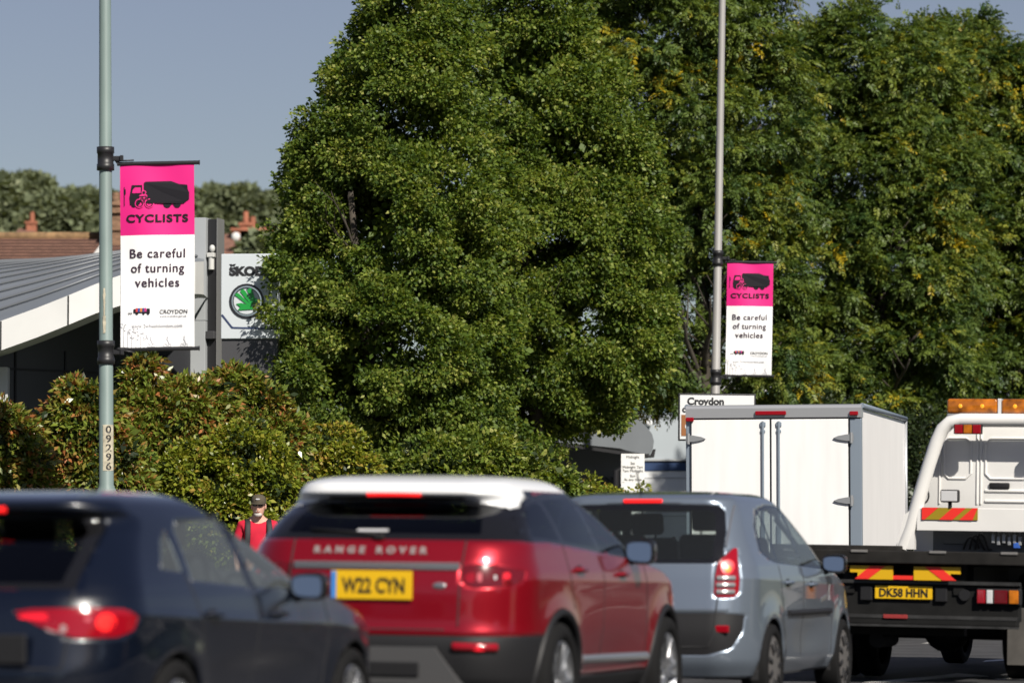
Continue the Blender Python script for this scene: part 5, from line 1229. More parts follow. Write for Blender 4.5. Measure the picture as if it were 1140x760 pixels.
skin('trousers', [(0, 0, .96)] + [body_p[i] for i in (14, 15, 16, 18, 19, 20)], [(0, 1), (1, 2), (2, 3), (0, 4), (4, 5), (5, 6)], [(.165, .12), .10, .075, .058, .10, .075, .058], M_TROU, man)
for sgn, q in ((1, (.10, -.05, .05)), (-1, (-.10, .25, .09))):
    b = MB(); b.box(q, (.10, .28, .10), bev=.035); b.build('shoe', M_PLAST, man, smooth=True)
    # hands: palm, four fingers, thumb
    c = Vector((.218, -.145, .775)) if sgn > 0 else Vector((-.223, -.065, .755))
    b = MB(); b.box(c, (.035, .075, .09), bev=.015)
    for k in range(4): y = -.028 + k * .019; ln = (.06, .072, .068, .052)[k]; b.tube([c + Vector((0, y, -.035)), c + Vector((-sgn * .006, y, -.035 - ln * .55)), c + Vector((-sgn * .024, y, -.035 - ln)), ], .0085, 7, r2=.006)
    b.tube([c + Vector((-sgn * .008, -.03, .015)), c + Vector((-sgn * .02, -.05, -.01)), c + Vector((-sgn * .028, -.052, -.038))], .0105, 7, r2=.007); b.build('hand', M_SKIN, man, smooth=True)
# head with face, bowed a little
hd = Matrix.Translation((0, -.085, 1.63)) @ Matrix.Rotation(R(2), 4, 'X') @ Matrix.Rotation(R(-10), 4, 'Z')
def put(o): o.matrix_local = hd; return o
b = MB(); rings = []
prof = [(-.118, .030, .035, -.028), (-.105, .048, .052, -.022), (-.085, .057, .068, -.012), (-.055, .064, .084, -.004), (-.02, .070, .094, 0), (.02, .0745, .099, .004), (.055, .075, .099, .008), (.085, .068, .088, .012), (.105, .05, .066, .014), (.117, .02, .03, .014)]
n = 28; vs = []
for (z, rx, ry, dy) in prof:
    for j in range(n):
        a = 2 * math.pi * j / n; x, y = math.sin(a) * rx, -math.cos(a) * ry + dy
        fr = max(0, math.cos(a))
        if abs(math.sin(a)) < .24 and fr > 0 and -.06 < z < .03: y -= .022 * (1 - abs(math.sin(a)) / .24) * (1.25 if z < 0 else .5)
        if .2 < abs(math.sin(a)) < .62 and fr > 0 and 0 < z < .04: y += .008
        vs.append((x, y, z))
fs = [(i * n + j, i * n + (j + 1) % n, (i + 1) * n + (j + 1) % n, (i + 1) * n + j) for i in range(len(prof) - 1) for j in range(n)]
fs += [tuple(range(n - 1, -1, -1)), tuple(range((len(prof) - 1) * n, len(prof) * n))]
h = put(mobj('head', vs, fs, M_SKIN, man, smooth=True)); md = h.modifiers.new('s', 'SUBSURF'); md.levels = md.render_levels = 1
b = MB()
for k in (1, -1): b.sph((k * .077, .012, -.005), (.012, .022, .034), 12); 
put(b.build('ear', M_SKIN, man, smooth=True))
b = MB(); b.sph((0, -.052, -.092), (.046, .038, .032), 14); b.sph((0, -.086, -.052), (.03, .012, .008), 10); put(b.build('beard', M_BEARD, man, smooth=True))
b = MB(); b.sph((0, -.093, -.064), (.022, .006, .005), 10); put(b.build('mouth', mat('lips', (.32, .12, .1), .6), man, smooth=True))
b = MB()
for k in (1, -1): b.sph((k * .034, -.094, .012), (.026, .010, .015), 14); b.tube([(k * .06, -.088, .018), (k * .078, -.02, .016), (k * .078, .01, .008)], .004, 5)
b.tube([(-.015, -.104, .016), (.015, -.104, .016)], .004, 5); put(b.build('sunglasses', M_GLOSSB, man, smooth=True))
b = MB(); vs = []; n = 28
for (z, k) in ((.03, 1.05), (.055, 1.07), (.085, 1.03), (.11, .88), (.128, .6), (.136, .1)):
    for j in range(n): a = 2 * math.pi * j / n; vs.append((math.sin(a) * .079 * k, -math.cos(a) * .103 * k + .008, z))
fs = [(i * n + j, i * n + (j + 1) % n, (i + 1) * n + (j + 1) % n, (i + 1) * n + j) for i in range(5) for j in range(n)]; fs.append(tuple(range(5 * n, 6 * n)))
cp_ = put(mobj('cap', vs, fs, M_CAP, man, smooth=True))
b = MB(); pk = []
for k in range(13):
    a = math.pi * k / 12; pk.append((math.cos(a) * .076, -.075 - math.sin(a) * .105))
b.prism([(x, -.06 + (y + .06) * .75) for x, y in pk], .034, .043, 'xy'); b.build('peak', M_CAP, cp_, rot=(R(4), 0, 0))
b = MB(); b.box((.0, -.104, .082), (.045, .01, .016), bev=.004); b.build('badge', M_CLEAR, cp_)
b = MB(); b.box((0, .19, 1.22), (.30, .17, .46), bev=.06); b.build('rucksack', M_PACK, man, smooth=True)
for k in (1, -1):
    b = MB(); pts = [(k * .12, .12, 1.44), (k * .118, .05, 1.50), (k * .118, -.06, 1.478), (k * .122, -.118, 1.40), (k * .125, -.148, 1.25), (k * .14, -.12, 1.10), (k * .16, .02, 1.03)]
    vs = []; fs = []
    for i, p in enumerate(pts):
        vs += [(p[0] - .034, p[1] - .012, p[2]), (p[0] + .034, p[1] - .012, p[2]), (p[0] + .034, p[1] + .01, p[2]), (p[0] - .034, p[1] + .01, p[2])]
    for i in range(len(pts) - 1):
        for j in range(4): fs.append((4 * i + j, 4 * i + (j + 1) % 4, 4 * i + 4 + (j + 1) % 4, 4 * i + 4 + j))
    o = mobj('rucksack_strap', vs, fs, M_PACK, man, smooth=True); md = o.modifiers.new('s', 'SUBSURF'); md.levels = md.render_levels = 2

# ------------------------------------------------------------------ trees and shrubs
def leaf_mat(name, cols, trans=.35, rough=.42, spec=.45):
    m = bpy.data.materials.new(name); m.use_nodes = True; t = m.node_tree; t.nodes.clear()
    out = t.nodes.new('ShaderNodeOutputMaterial'); pb = t.nodes.new('ShaderNodeBsdfPrincipled'); tl = t.nodes.new('ShaderNodeBsdfTranslucent'); mx = t.nodes.new('ShaderNodeMixShader')
    at = t.nodes.new('ShaderNodeAttribute'); at.attribute_name = 'tint'; rp = t.nodes.new('ShaderNodeValToRGB')
    rp.color_ramp.elements.remove(rp.color_ramp.elements[0])
    for i, (p, c) in enumerate(cols):
        e = rp.color_ramp.elements[0] if i == 0 else rp.color_ramp.elements.new(p)
        e.position = p; e.color = (*c, 1)
    t.links.new(at.outputs['Fac'], rp.inputs[0]); t.links.new(rp.outputs[0], pb.inputs['Base Color'])
    mlt = t.nodes.new('ShaderNodeMix'); mlt.data_type = 'RGBA'; mlt.blend_type = 'MULTIPLY'; mlt.inputs[0].default_value = 1; mlt.inputs[7].default_value = (1.3, 1.25, .55, 1)
    t.links.new(rp.outputs[0], mlt.inputs[6]); t.links.new(mlt.outputs[2], tl.inputs[0])
    pb.inputs['Roughness'].default_value = rough; pb.inputs['Specular IOR Level'].default_value = spec
    mx.inputs[0].default_value = trans; t.links.new(pb.outputs[0], mx.inputs[1]); t.links.new(tl.outputs[0], mx.inputs[2]); t.links.new(mx.outputs[0], out.inputs[0]); return m
M_BARK = mat('bark', (.055, .045, .035), .95, noise=.4, nscale=6, bump=.6, bscale=25, stretch=(1, 1, .3))
M_TWIG = mat('twig', (.06, .045, .03), .9)
def unit(v): return v / (np.linalg.norm(v, axis=1)[:, None] + 1e-9)
def leaves(name, C, A, N, L, Wd, tint, m, parent):
    """C base points, A axis, N leaf normal; one folded lozenge each"""
    k = len(C); A = unit(A); S_ = unit(np.cross(A, N)); N = np.cross(S_, A)
    L = np.broadcast_to(np.asarray(L), (k,))[:, None]; Wd = np.broadcast_to(np.asarray(Wd), (k,))[:, None]
    v = np.empty((k, 4, 3)); v[:, 0] = C; v[:, 1] = C + A * L * .48 + S_ * Wd * .5 + N * Wd * .14; v[:, 2] = C + A * L - N * L * .10; v[:, 3] = C + A * L * .48 - S_ * Wd * .5 + N * Wd * .14
    me = bpy.data.meshes.new(name); me.vertices.add(4 * k); me.vertices.foreach_set('co', v.astype(np.float32).ravel())
    me.loops.add(4 * k); me.loops.foreach_set('vertex_index', np.arange(4 * k, dtype=np.int32)); me.polygons.add(k); me.polygons.foreach_set('loop_start', np.arange(0, 4 * k, 4, dtype=np.int32))
    at = me.attributes.new('tint', 'FLOAT', 'POINT'); at.data.foreach_set('value', np.repeat(tint, 4).astype(np.float32))
    me.materials.append(m); me.update(); o = bpy.data.objects.new(name, me); COL.objects.link(o); o.parent = parent; return o
def gap(p, f=1.0):
    p = p * 2.2 * f
    return (np.sin(p[:, 0] + 1.3 * np.sin(p[:, 2] * .8)) * np.sin(p[:, 2] * 1.1 + np.sin(p[:, 1])) + .6 * np.sin(p[:, 1] * 1.4 + p[:, 0] * .7) * np.sin(p[:, 2] * 1.9 + .5))
def clump_points(lobes, n, rng, shell=.62, inner_keep=.25, gapt=-9., rmax=1.02):
    """points spread through the outer part of a union of ellipsoids; also returns the outward direction"""
    lb = np.array(lobes, float); vol = (lb[:, 3] * lb[:, 4] * lb[:, 5]) ** .667; pts, outs = [], []; got = 0
    while got < n:
        k = rng.choice(len(lb), size=2 * n, p=vol / vol.sum()); d = unit(rng.normal(size=(2 * n, 3))); r = shell + (rmax - shell) * rng.random(2 * n) ** .75
        p = lb[k, :3] + d * lb[k, 3:] * r[:, None]; q = np.min(np.where(np.arange(len(lb))[None] == k[:, None], 9, np.linalg.norm((p[:, None] - lb[None, :, :3]) / lb[None, :, 3:], axis=2)), axis=1)
        keep = ((q > .80) | (rng.random(2 * n) < inner_keep)) & (gap(p) > gapt); pts.append(p[keep]); outs.append(unit(d / lb[k, 3:])[keep]); got += keep.sum()
    return np.concatenate(pts)[:n], np.concatenate(outs)[:n]
def foliage(parent, lobes, seed, m, n_cl, per, rc, L, Wd, name='crown', droop=.25, tint_c=.45, tint_s=.2, shell=.62, inner_keep=.25, up=.5, gapt=-9., pts=None, rmax=1.02):
    rng = np.random.default_rng(seed)
    c, out = clump_points(lobes, n_cl, rng, shell, inner_keep, gapt, rmax) if pts is None else pts
    n_cl = len(c); k = rng.poisson(per, n_cl).clip(4); idx = np.repeat(np.arange(n_cl), k); T = len(idx)
    rcl = rc * (.6 + .8 * rng.random(n_cl)); d = unit(rng.normal(size=(T, 3)) + out[idx] * .55); r = rng.random(T) ** .5
    pos = c[idx] + d * (rcl[idx] * r)[:, None] * np.array([1, 1, .72])
    ax = unit(d * .8 + out[idx] * .5 + rng.normal(size=(T, 3)) * .55 + np.array([0, 0, -droop]))
    nm = unit(out[idx] * .55 + np.array([0, 0, up]) + rng.normal(size=(T, 3)) * .65)
    ct = rng.normal(tint_c, tint_s * .6, n_cl); tint = np.clip(ct[idx] + rng.normal(0, tint_s, T), 0, 1)
    sz = np.exp(rng.normal(0, .22, T)); return leaves(name, pos, ax, nm, L * sz, Wd * sz, tint, m, parent)
def pinnate(parent, lobes, seed, m, n_sp, per, rc, leaf_len, nl, lw, name='crown', tint_c=.45, tint_s=.16, shell=.6, inner_keep=.25, gapt=-9., rmax=1.02):
    """sprays of feathered leaves: each leaf is a drooping row of paired leaflets"""
    rng = np.random.default_rng(seed); c, out = clump_points(lobes, n_sp, rng, shell, inner_keep, gapt, rmax)
    k = rng.poisson(per, n_sp).clip(3); idx = np.repeat(np.arange(n_sp), k); T = len(idx)
    d = unit(rng.normal(size=(T, 3)) + out[idx] * .7); r = rng.random(T) ** .6 * rc * (.6 + .8 * rng.random(n_sp))[idx]
    base = c[idx] + d * r[:, None] * np.array([1, 1, .7]); ax = unit(d * .7 + out[idx] * .45 + rng.normal(size=(T, 3)) * .6 + np.array([0, 0, -.02])); nm = unit(np.array([0, 0, 1.]) + out[idx] * .35 + rng.normal(size=(T, 3)) * .4)
    sd = unit(np.cross(ax, nm)); nm = np.cross(sd, ax); ll = leaf_len * np.exp(rng.normal(0, .2, T)); ct = rng.normal(tint_c, tint_s, n_sp); lt = ct[idx] + rng.normal(0, tint_s * .6, T)
    Cs, As, Ns, Ls, Ts = [], [], [], [], []
    for i in range(nl):
        t = (i // 2 + 1) / (nl // 2 + 1); s_ = 1 if i % 2 else -1
        if i == nl - 1: s_ = 0; t = 1
        p = base + ax * (ll * t)[:, None] + np.array([0, 0, -1.]) * (ll * .20 * t * t)[:, None]; a = ax * .55 + sd * s_ * .9 + np.array([0, 0, -.15 - .25 * t]) + rng.normal(size=(T, 3)) * .16
        Cs.append(p); As.append(a); Ns.append(nm + rng.normal(size=(T, 3)) * .35); Ls.append(ll * (.42 - .12 * t)); Ts.append(lt + rng.normal(0, .06, T))
    L = np.concatenate(Ls); return leaves(name, np.concatenate(Cs), np.concatenate(As), np.concatenate(Ns), L, L * lw, np.clip(np.concatenate(Ts), 0, 1), m, parent)
def trunk(parent, base_r, height, seed, limbs, top=None, stems=1, lean=0.0, limb_r=.45):
    rng = random.Random(seed); b = MB()
    for s_ in range(stems):
        a = rng.uniform(0, 6.28); off = Vector((math.cos(a), math.sin(a), 0)) * (.18 if stems > 1 else 0); tilt = Vector((math.cos(a), math.sin(a), 0)) * (.10 if stems > 1 else 0) + Vector((lean, 0, 0)); pts = []; p = off.copy()
        for k in range(9):
            pts.append(p.copy()); p += Vector((tilt.x * height / 8 + rng.uniform(-.05, .05), tilt.y * height / 8 + rng.uniform(-.05, .05), height / 8))
        b.tube(pts, base_r, 10, r2=base_r * .35)
        for k in range(limbs // stems):
            t = rng.uniform(.38, .95); i = min(7, int(t * 8)); q = pts[i].lerp(pts[i + 1], t * 8 - i); a = rng.uniform(0, 6.28); ln = height * rng.uniform(.16, .30) * (1.1 - t * .6); d = Vector((math.cos(a), math.sin(a), rng.uniform(.35, 1.1))).normalized(); lp = [q.copy()]
            for j in range(5): q = q + d * ln / 5 + Vector((rng.uniform(-.06, .06), rng.uniform(-.06, .06), rng.uniform(-.02, .09))) * ln / 2; lp.append(q.copy())
            r0 = base_r * (1 - .65 * t) * limb_r; b.tube(lp, r0, 7, r2=r0 * .25)
            for j in (2, 3, 4):
                a = rng.uniform(0, 6.28); e = lp[j]; d2 = (d + Vector((math.cos(a), math.sin(a), rng.uniform(-.1, .6)))).normalized(); b.tube([e, e + d2 * ln * .22, e + d2 * ln * .4 + Vector((0, 0, .05))], r0 * .35, 5, r2=r0 * .1)
    return b.build('trunk', M_BARK, parent, smooth=False)
def plant(name, px, Y, label, cat, group=None):
    return empty(name, (P(px, 0, Y).x, Y, .05), (0, 0, 0), label, cat, group)
def lobes_px(o, Y, L, kd=1.0):
    r = []
    for (px, py, rx, ry, *dy) in L:
        c = P(px, py, Y); s_ = Y / F; r.append((c.x - o.location.x, (dy[0] if dy else 0) * 1.0, c.z - o.location.z, rx * s_, rx * s_ * kd, ry * s_))
    return r

LM_A = leaf_mat('pear_leaf', [(0, (.042, .082, .013)), (.45, (.112, .168, .024)), (.8, (.215, .265, .042)), (1, (.34, .35, .09))], .38, .52, .34)
LM_C = leaf_mat('ash_leaf', [(0, (.04, .080, .020)), (.5, (.128, .18, .033)), (.82, (.23, .255, .038)), (.93, (.34, .28, .024)), (1, (.46, .34, .018))], .36, .5, .38)
ta = plant('leafy_tree', 430, 58.5, 'large dense tree with small glossy leaves, beside the pylon sign', 'tree', 'leafy trees behind the hedge')
LA = lobes_px(ta, 58.5, [(450, 120, 88, 120), (466, 20, 58, 105), (420, 75, 36, 64), (395, 185, 66, 90), (356, 215, 38, 60), (374, 290, 68, 92), (470, 260, 92, 130, -.3), (362, 385, 56, 72), (440, 380, 95, 105, -.5), (395, 445, 78, 70), (480, 455, 82, 75), (345, 152, 14, 42), (376, 105, 18, 42), (325, 302, 7, 16, -2.2), (325, 345, 8, 32, -2.2), (340, 425, 18, 30, -1.8), (520, 60, 30, 80, .6), (530, 250, 50, 100), (525, 390, 50, 90), (440, 490, 60, 50), (498, 170, 36, 100)])
trunk(ta, .13, 6.6, 3, 34, stems=3)
foliage(ta, LA, 11, LM_A, 1750, 165, .25, .062, .041, gapt=-.34, tint_s=.24)
foliage(ta, LA, 12, LM_A, 500, 40, .35, .10, .07, name='inner_crown', shell=.3, inner_keep=1, rmax=.66)
tb = plant('leafy_tree', 615, 62.5, 'tall dense tree with small glossy leaves, between the large left tree and the steel post', 'tree', 'leafy trees behind the hedge')
LB_ = lobes_px(tb, 62.5, [(600, 110, 62, 120), (595, 10, 58, 110), (650, 170, 72, 110), (620, 250, 85, 120, -.2), (690, 270, 55, 80), (590, 360, 80, 95, -.3), (670, 370, 78, 80), (580, 180, 40, 100), (605, 430, 60, 60), (682, 412, 36, 38), (676, 458, 20, 18), (555, 470, 70, 55), (714, 392, 20, 30), (728, 345, 16, 36), (612, 488, 28, 28), (700, 190, 30, 50), (560, 300, 60, 90)])
trunk(tb, .14, 7.4, 5, 34, stems=2)
foliage(tb, LB_, 21, LM_A, 1700, 165, .26, .064, .042, gapt=-.34, tint_s=.24)
foliage(tb, LB_, 22, LM_A, 450, 40, .36, .10, .07, name='inner_crown', shell=.3, inner_keep=1, rmax=.66)
tc = plant('ash_tree', 782, 74, 'tall feathery leaved tree whose dark trunk stands behind the steel lamp post', 'tree', 'feathery leaved trees beyond the road')
LC = lobes_px(tc, 74, [(735, 40, 80, 90), (700, 100, 55, 90), (765, 140, 75, 85), (830, 30, 55, 70), (840, 130, 62, 90), (790, 230, 75, 80), (730, 230, 55, 80), (860, 200, 42, 70), (745, 330, 48, 70), (850, 300, 46, 70), (680, 20, 46, 60), (875, 60, 24, 26), (720, -60, 90, 80), (820, -50, 75, 70), (860, 400, 44, 50), (715, 300, 40, 70), (738, 405, 42, 36), (775, 425, 30, 24), (725, 430, 24, 22)])
trunk(tc, .24, 9.2, 8, 26, lean=.0)
pinnate(tc, LC, 31, LM_C, 820, 27, .40, .24, 11, .42, gapt=-.12, tint_s=.22, tint_c=.40)
pinnate(tc, LC, 32, LM_C, 420, 14, .5, .26, 9, .5, name='inner_crown', shell=.2, inner_keep=1, tint_c=.35, rmax=.68)
td = plant('ash_tree', 985, 79, 'broad feathery leaved tree with yellowing sprays, above the white box lorry', 'tree', 'feathery leaved trees beyond the road')
LD = lobes_px(td, 79, [(955, 80, 55, 62), (1010, 100, 62, 75), (960, 35, 20, 34), (1008, 40, 22, 30), (920, 110, 42, 62), (900, 190, 45, 80), (970, 200, 75, 85), (1040, 190, 60, 80), (920, 290, 58, 85), (1000, 290, 78, 85), (930, 385, 62, 60), (1010, 390, 72, 70), (885, 350, 32, 60), (1050, 290, 40, 70), (905, 55, 22, 26), (960, 440, 70, 45)])
trunk(td, .20, 8.6, 9, 26)
pinnate(td, LD, 41, LM_C, 860, 27, .40, .25, 11, .42, gapt=-.12, tint_s=.22, tint_c=.38)
pinnate(td, LD, 42, LM_C, 420, 14, .5, .27, 9, .5, name='inner_crown', shell=.2, inner_keep=1, tint_c=.35, rmax=.68)
te = plant('ash_tree', 1105, 82, 'feathery leaved tree at the right edge, behind the recovery lorry cab', 'tree', 'feathery leaved trees beyond the road')
LE = lobes_px(te, 82, [(1090, 90, 55, 66), (1130, 120, 50, 66), (1060, 60, 26, 34), (1085, 40, 22, 28), (1120, 60, 24, 26), (1090, 190, 62, 80), (1150, 210, 60, 90), (1090, 300, 68, 90), (1160, 320, 60, 90), (1060, 400, 60, 70), (1120, 410, 70, 80), (1180, 420, 60, 90), (1170, 150, 40, 60), (1040, 470, 55, 60), (1105, 490, 60, 50)])
trunk(te, .20, 8.4, 10, 26)
pinnate(te, LE, 51, LM_C, 820, 27, .42, .25, 11, .42, gapt=-.12, tint_s=.22, tint_c=.38)
pinnate(te, LE, 52, LM_C, 420, 14, .5, .27, 9, .5, name='inner_crown', shell=.2, inner_keep=1, tint_c=.35, rmax=.68)

# dark shrubs low down behind the lorries and under the crowns
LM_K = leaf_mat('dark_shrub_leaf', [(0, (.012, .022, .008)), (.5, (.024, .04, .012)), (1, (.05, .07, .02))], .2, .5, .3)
for (px, Y, L, lab, sd) in ((1040, 72, [(1035, 520, 45, 60), (1020, 570, 60, 60), (1075, 560, 50, 60)], 'dark evergreen shrub in the gap between box lorry and recovery cab', 61),
                            (900, 76, [(890, 470, 50, 40), (930, 520, 60, 60), (850, 560, 60, 60)], 'dark evergreen shrub hidden behind the box lorry roof', 62),
                            (1150, 75, [(1130, 520, 60, 60), (1170, 560, 60, 80), (1110, 580, 50, 60)], 'dark evergreen shrub behind the recovery lorry cab at the right edge', 63)):
    o = plant('evergreen_shrub', px, Y, lab, 'shrub', 'dark shrubs under the trees'); lb = lobes_px(o, Y, L)
    trunk(o, .05, 1.6, sd, 8, stems=2); foliage(o, lb, sd, LM_K, 260, 60, .34, .10, .05, tint_c=.4)

# hedge shrubs along the railing
LM_P = leaf_mat('photinia_leaf', [(0, (.055, .095, .016)), (.55, (.18, .235, .034)), (.72, (.24, .22, .045)), (.87, (.31, .17, .05)), (1, (.40, .15, .055))], .28, .30, .6)
LM_G = leaf_mat('privet_leaf', [(0, (.06, .095, .012)), (.5, (.19, .235, .024)), (.85, (.33, .32, .04)), (1, (.40, .26, .06))], .34, .38, .5)
def shrub(px, Y, L, lab, sd, m, n, per, rc, ln, wd, tc, ts, name='red_tipped_shrub', grp='red tipped shrubs along the railing', sp=0, up=.5, droop=.25):
    o = plant(name, px, Y, lab, 'shrub', grp); lb = lobes_px(o, Y, L, .8); trunk(o, .035, max(.8, (HZ - min(q[1] for q in L)) / F * Y * .6 + .6), sd, 16, stems=4)
    foliage(o, lb, sd, m, n, per, rc, ln, wd, tint_c=tc, tint_s=ts, up=up, droop=droop)
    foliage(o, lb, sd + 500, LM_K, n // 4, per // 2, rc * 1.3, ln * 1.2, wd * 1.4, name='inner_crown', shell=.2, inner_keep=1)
    return o
shrub(0, 44.0, [(-30, 520, 45, 75), (15, 530, 32, 70), (-5, 480, 26, 34), (20, 590, 50, 60)], 'red tipped shrub at the left edge in front of the white column', 71, LM_P, 400, 85, .16, .085, .036, .58, .20)
shrub(85, 45.0, [(90, 490, 45, 50), (60, 520, 45, 55), (110, 540, 55, 60), (88, 455, 26, 30), (60, 600, 60, 60)], 'red tipped shrub directly behind the grey green lamp post', 72, LM_P, 520, 85, .16, .085, .036, .60, .20)
shrub(185, 46.5, [(165, 480, 48, 48), (210, 474, 48, 48), (180, 520, 60, 60), (160, 427, 18, 24), (215, 590, 70, 60), (150, 560, 50, 70)], 'red tipped shrub below the larger banner with one tall sprig', 73, LM_P, 680, 85, .16, .085, .036, .60, .20)
shrub(280, 48.5, [(250, 462, 38, 38), (284, 472, 34, 40), (235, 492, 40, 50), (260, 434, 20, 20), (310, 490, 24, 30), (290, 508, 40, 38)], 'red tipped shrub rising between the larger banner and the large tree', 74, LM_P, 600, 85, .17, .085, .036, .60, .20)
shrub(250, 45.6, [(220, 540, 48, 46), (275, 525, 48, 50), (250, 580, 70, 50), (200, 580, 50, 50), (300, 560, 40, 50)], 'bright green privet bush behind the man in the cap', 75, LM_G, 620, 60, .13, .062, .034, .5, .2, 'privet_bush', 'green bushes along the railing')
shrub(345, 50.0, [(330, 525, 44, 42), (375, 515, 36, 40), (350, 560, 60, 46), (395, 530, 26, 34), (320, 500, 30, 34)], 'yellow green bush below the large tree, above the white roofed car', 76, LM_G, 560, 60, .14, .06, .033, .62, .2, 'privet_bush', 'green bushes along the railing')
shrub(470, 54.0, [(430, 545, 40, 40), (480, 530, 46, 44), (540, 520, 40, 44), (520, 560, 60, 50), (590, 545, 44, 40), (615, 548, 28, 20), (470, 570, 70, 50)], 'mixed low bush under the large trees, behind the white car roof', 77, LM_A, 620, 50, .18, .075, .045, .6, .2, 'low_bush', 'green bushes along the railing')
# upright young shoots under the tree
o = plant('sapling_clump', 545, 55.5, 'clump of upright yellow green shoots at the foot of the large tree', 'shrub'); rg = np.random.default_rng(5); b = MB(); cs = []; os_ = []
for k in range(26):
    x = rg.normal(0, .32); y = rg.normal(0, .2); h_ = rg.uniform(1.2, 2.15); x2 = x + rg.normal(0, .12); b.tube([(x, y, 0), ((x + x2) / 2, y, h_ * .5), (x2, y, h_)], .008, 5, r2=.003)
    for j in range(16):
        t = j / 15 * .75 + .25; cs.append((x + (x2 - x) * t, y, h_ * t)); os_.append((rg.normal(), rg.normal(), .5))
b.build('stem', M_TWIG, o)
foliage(o, None, 5, LM_G, 0, 7, .07, .075, .03, tint_c=.55, tint_s=.18, pts=(np.array(cs), unit(np.array(os_))))
# bramble sprigs by the kiosk
o = plant('low_bush', 672, 60, 'small leafy sprigs in front of the dark kiosk wall', 'shrub', 'green bushes along the railing'); foliage(o, lobes_px(o, 60, [(655, 548, 24, 14), (690, 553, 24, 9), (710, 548, 8, 9), (640, 560, 40, 30)]), 81, LM_G, 90, 40, .12, .06, .033, tint_c=.55)

# far trees beyond the roofs
LM_F = leaf_mat('hazed_far_leaf', [(0, (.105, .125, .075)), (.5, (.175, .205, .115)), (1, (.25, .27, .16))], .25, .6, .25)  # haze painted into the colour: paler, greyer leaves with distance
def far_tree(px, Y, L, lab, sd, n=240, per=42):
    o = plant('broadleaf_tree', px, Y, lab, 'tree', 'far trees beyond the roofs'); lb = lobes_px(o, Y, L); trunk(o, .3, max(4., (HZ - L[0][1]) / F * Y * .7), sd, 10); foliage(o, lb, sd, LM_F, n, per * 3, .75 if Y > 200 else .35, .32, .20, tint_c=.45, tint_s=.22, gapt=-.5)
    foliage(o, lb, sd + 700, LM_F, n // 3, per, 1.0 if Y > 200 else .4, .6, .45, tint_c=.3, tint_s=.12, name='inner_crown', shell=.2, inner_keep=1, rmax=.7)
far_tree(-5, 240, [(-10, 231, 26, 34), (10, 246, 24, 26), (-25, 256, 30, 30)], 'far tree cut off by the left edge of the photo', 91)
far_tree(32, 255, [(30, 224, 24, 26), (46, 238, 24, 24), (20, 244, 26, 26)], 'far tree behind the long brown roof, second from the left edge', 92)
far_tree(64, 235, [(62, 244, 22, 24), (78, 252, 22, 20), (50, 258, 26, 20)], 'far dark tree just behind the middle of the brown roof', 93)
far_tree(92, 250, [(84, 234, 16, 18), (100, 244, 22, 24), (112, 238, 14, 18), (95, 258, 30, 22)], 'far tree immediately left of the grey green lamp post', 94)
far_tree(155, 250, [(140, 238, 22, 20), (170, 246, 26, 22), (195, 242, 20, 20), (150, 262, 30, 22)], 'far tree hidden mostly behind the larger banner', 95)
far_tree(235, 270, [(232, 231, 18, 20), (245, 242, 22, 22), (222, 246, 16, 20)], 'far pointed tree just right of the larger banner', 96)
far_tree(265, 255, [(268, 232, 20, 22), (285, 244, 20, 22), (258, 250, 22, 20)], 'far tree above the red chimney right of the banner', 97)
far_tree(310, 260, [(305, 244, 24, 24), (330, 256, 30, 26)], 'far tree peeping out beside the large tree crown', 98)
far_tree(300, 150, [(292, 287, 14, 18), (300, 296, 12, 18)], 'pale yellow green tree beside the large tree, above the pylon sign', 99, 120, 40)

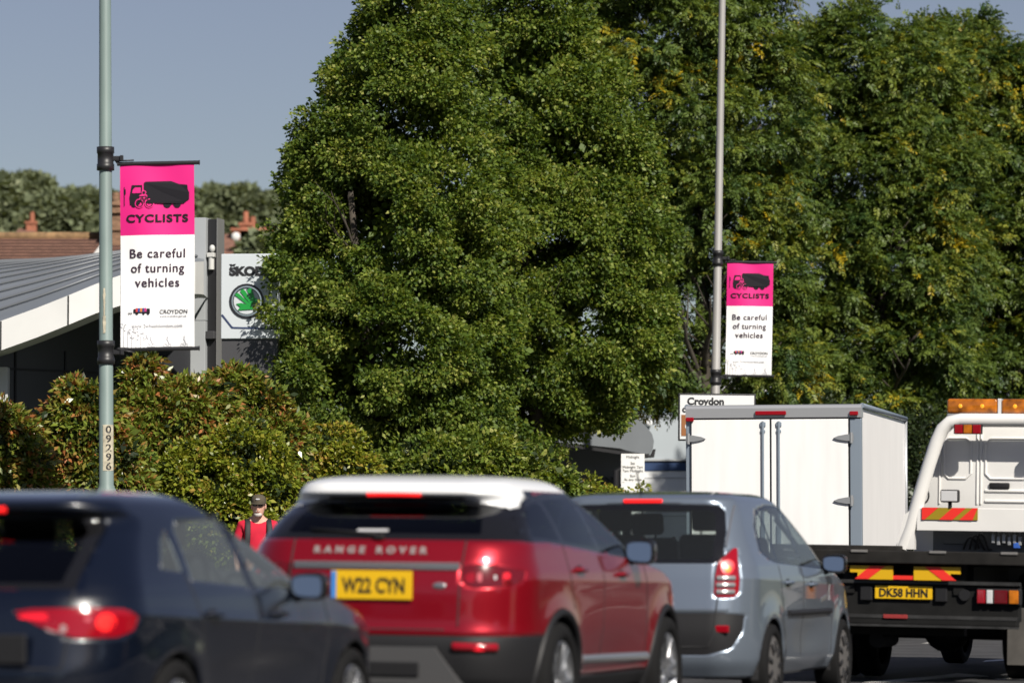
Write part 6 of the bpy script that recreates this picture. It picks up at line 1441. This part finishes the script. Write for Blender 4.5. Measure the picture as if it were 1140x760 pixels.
# ------------------------------------------------------------------ unseen near side of the road, behind the camera, added for reflections
M_HB = mat('render_cream', (.20, .18, .15), .85, noise=.1, nscale=.5)
M_WALLN = mat('near_brick', (.12, .075, .055), .9, noise=.3, nscale=3)
def near_house(m, w, lab, colm):
    p = road(16, m); h = empty('reflection_house', p, (0, 0, -BETA), lab, 'house', 'unseen houses added on the near side for reflections'); b = MB(); b.box((0, 0, 2.6), (7, w, 5.2)); b.build('wall', colm, h)
    r = mobj('roof', [(-3.8, -w / 2, 5.15), (-3.8, w / 2, 5.15), (0, w / 2, 7.6), (0, -w / 2, 7.6), (3.8, -w / 2, 5.15), (3.8, w / 2, 5.15)], [(0, 3, 2, 1), (3, 4, 5, 2), (0, 4, 3), (1, 2, 5)], M_TILE, h)
    for k in (-.28, .28):
        for z in (1.4, 3.9):
            b = MB(); b.box((-3.51, k * w, z), (.06, 1.5, 1.35)); f = b.build('window', M_FASC, h); b = MB(); b.box((-3.55, k * w, z), (.02, 1.3, 1.15)); b.build('pane', M_WIN, f)
for i, (mm, ww, cm) in enumerate(((-26, 8, M_WALLN), (-13, 7, M_HB), (2, 9, M_WALLN), (17, 6, M_HB), (29, 9, M_WALLN), (44, 7, M_HB))):
    near_house(mm, ww, 'unseen terrace house added behind the camera for car reflections', cm)

M_HEDGE = mat('near_hedge_green', (.03, .045, .014), .95, noise=.6, nscale=3)
for i in range(7):  # unseen hedges added so the car sides reflect something dark
    b = MB(); p = road(5.6, -24 + i * 13.0); b.box((0, 0, 1.15), (1.2, 10.6, 2.3), bev=.3); o = b.build('reflection_hedge', M_HEDGE, None, loc=p, rot=(0, 0, -BETA)); tag(o, 'unseen clipped hedge added behind the camera for car reflections', 'hedge', 'unseen hedges added on the near side for reflections')

# unseen street trees added behind the camera to darken the cars' reflections
for i, (n_, m_, h_) in enumerate(((-17, -52, 8.5), (-9.5, -75, 11), (-2, -88, 10), (6, -70, 9), (-20, -28, 7.5))):
    o = empty('reflection_tree', road(n_, m_), (0, 0, 0), 'unseen street tree added behind the camera to darken reflections', 'tree', 'unseen street trees added for reflections')
    trunk(o, .2, h_ * .7, 300 + i, 8); foliage(o, [(0, 0, h_ * .6, h_ * .36, h_ * .36, h_ * .42), (1.2, .4, h_ * .42, h_ * .3, h_ * .3, h_ * .28)], 310 + i, LM_K, 130, 50, .9, .42, .3)
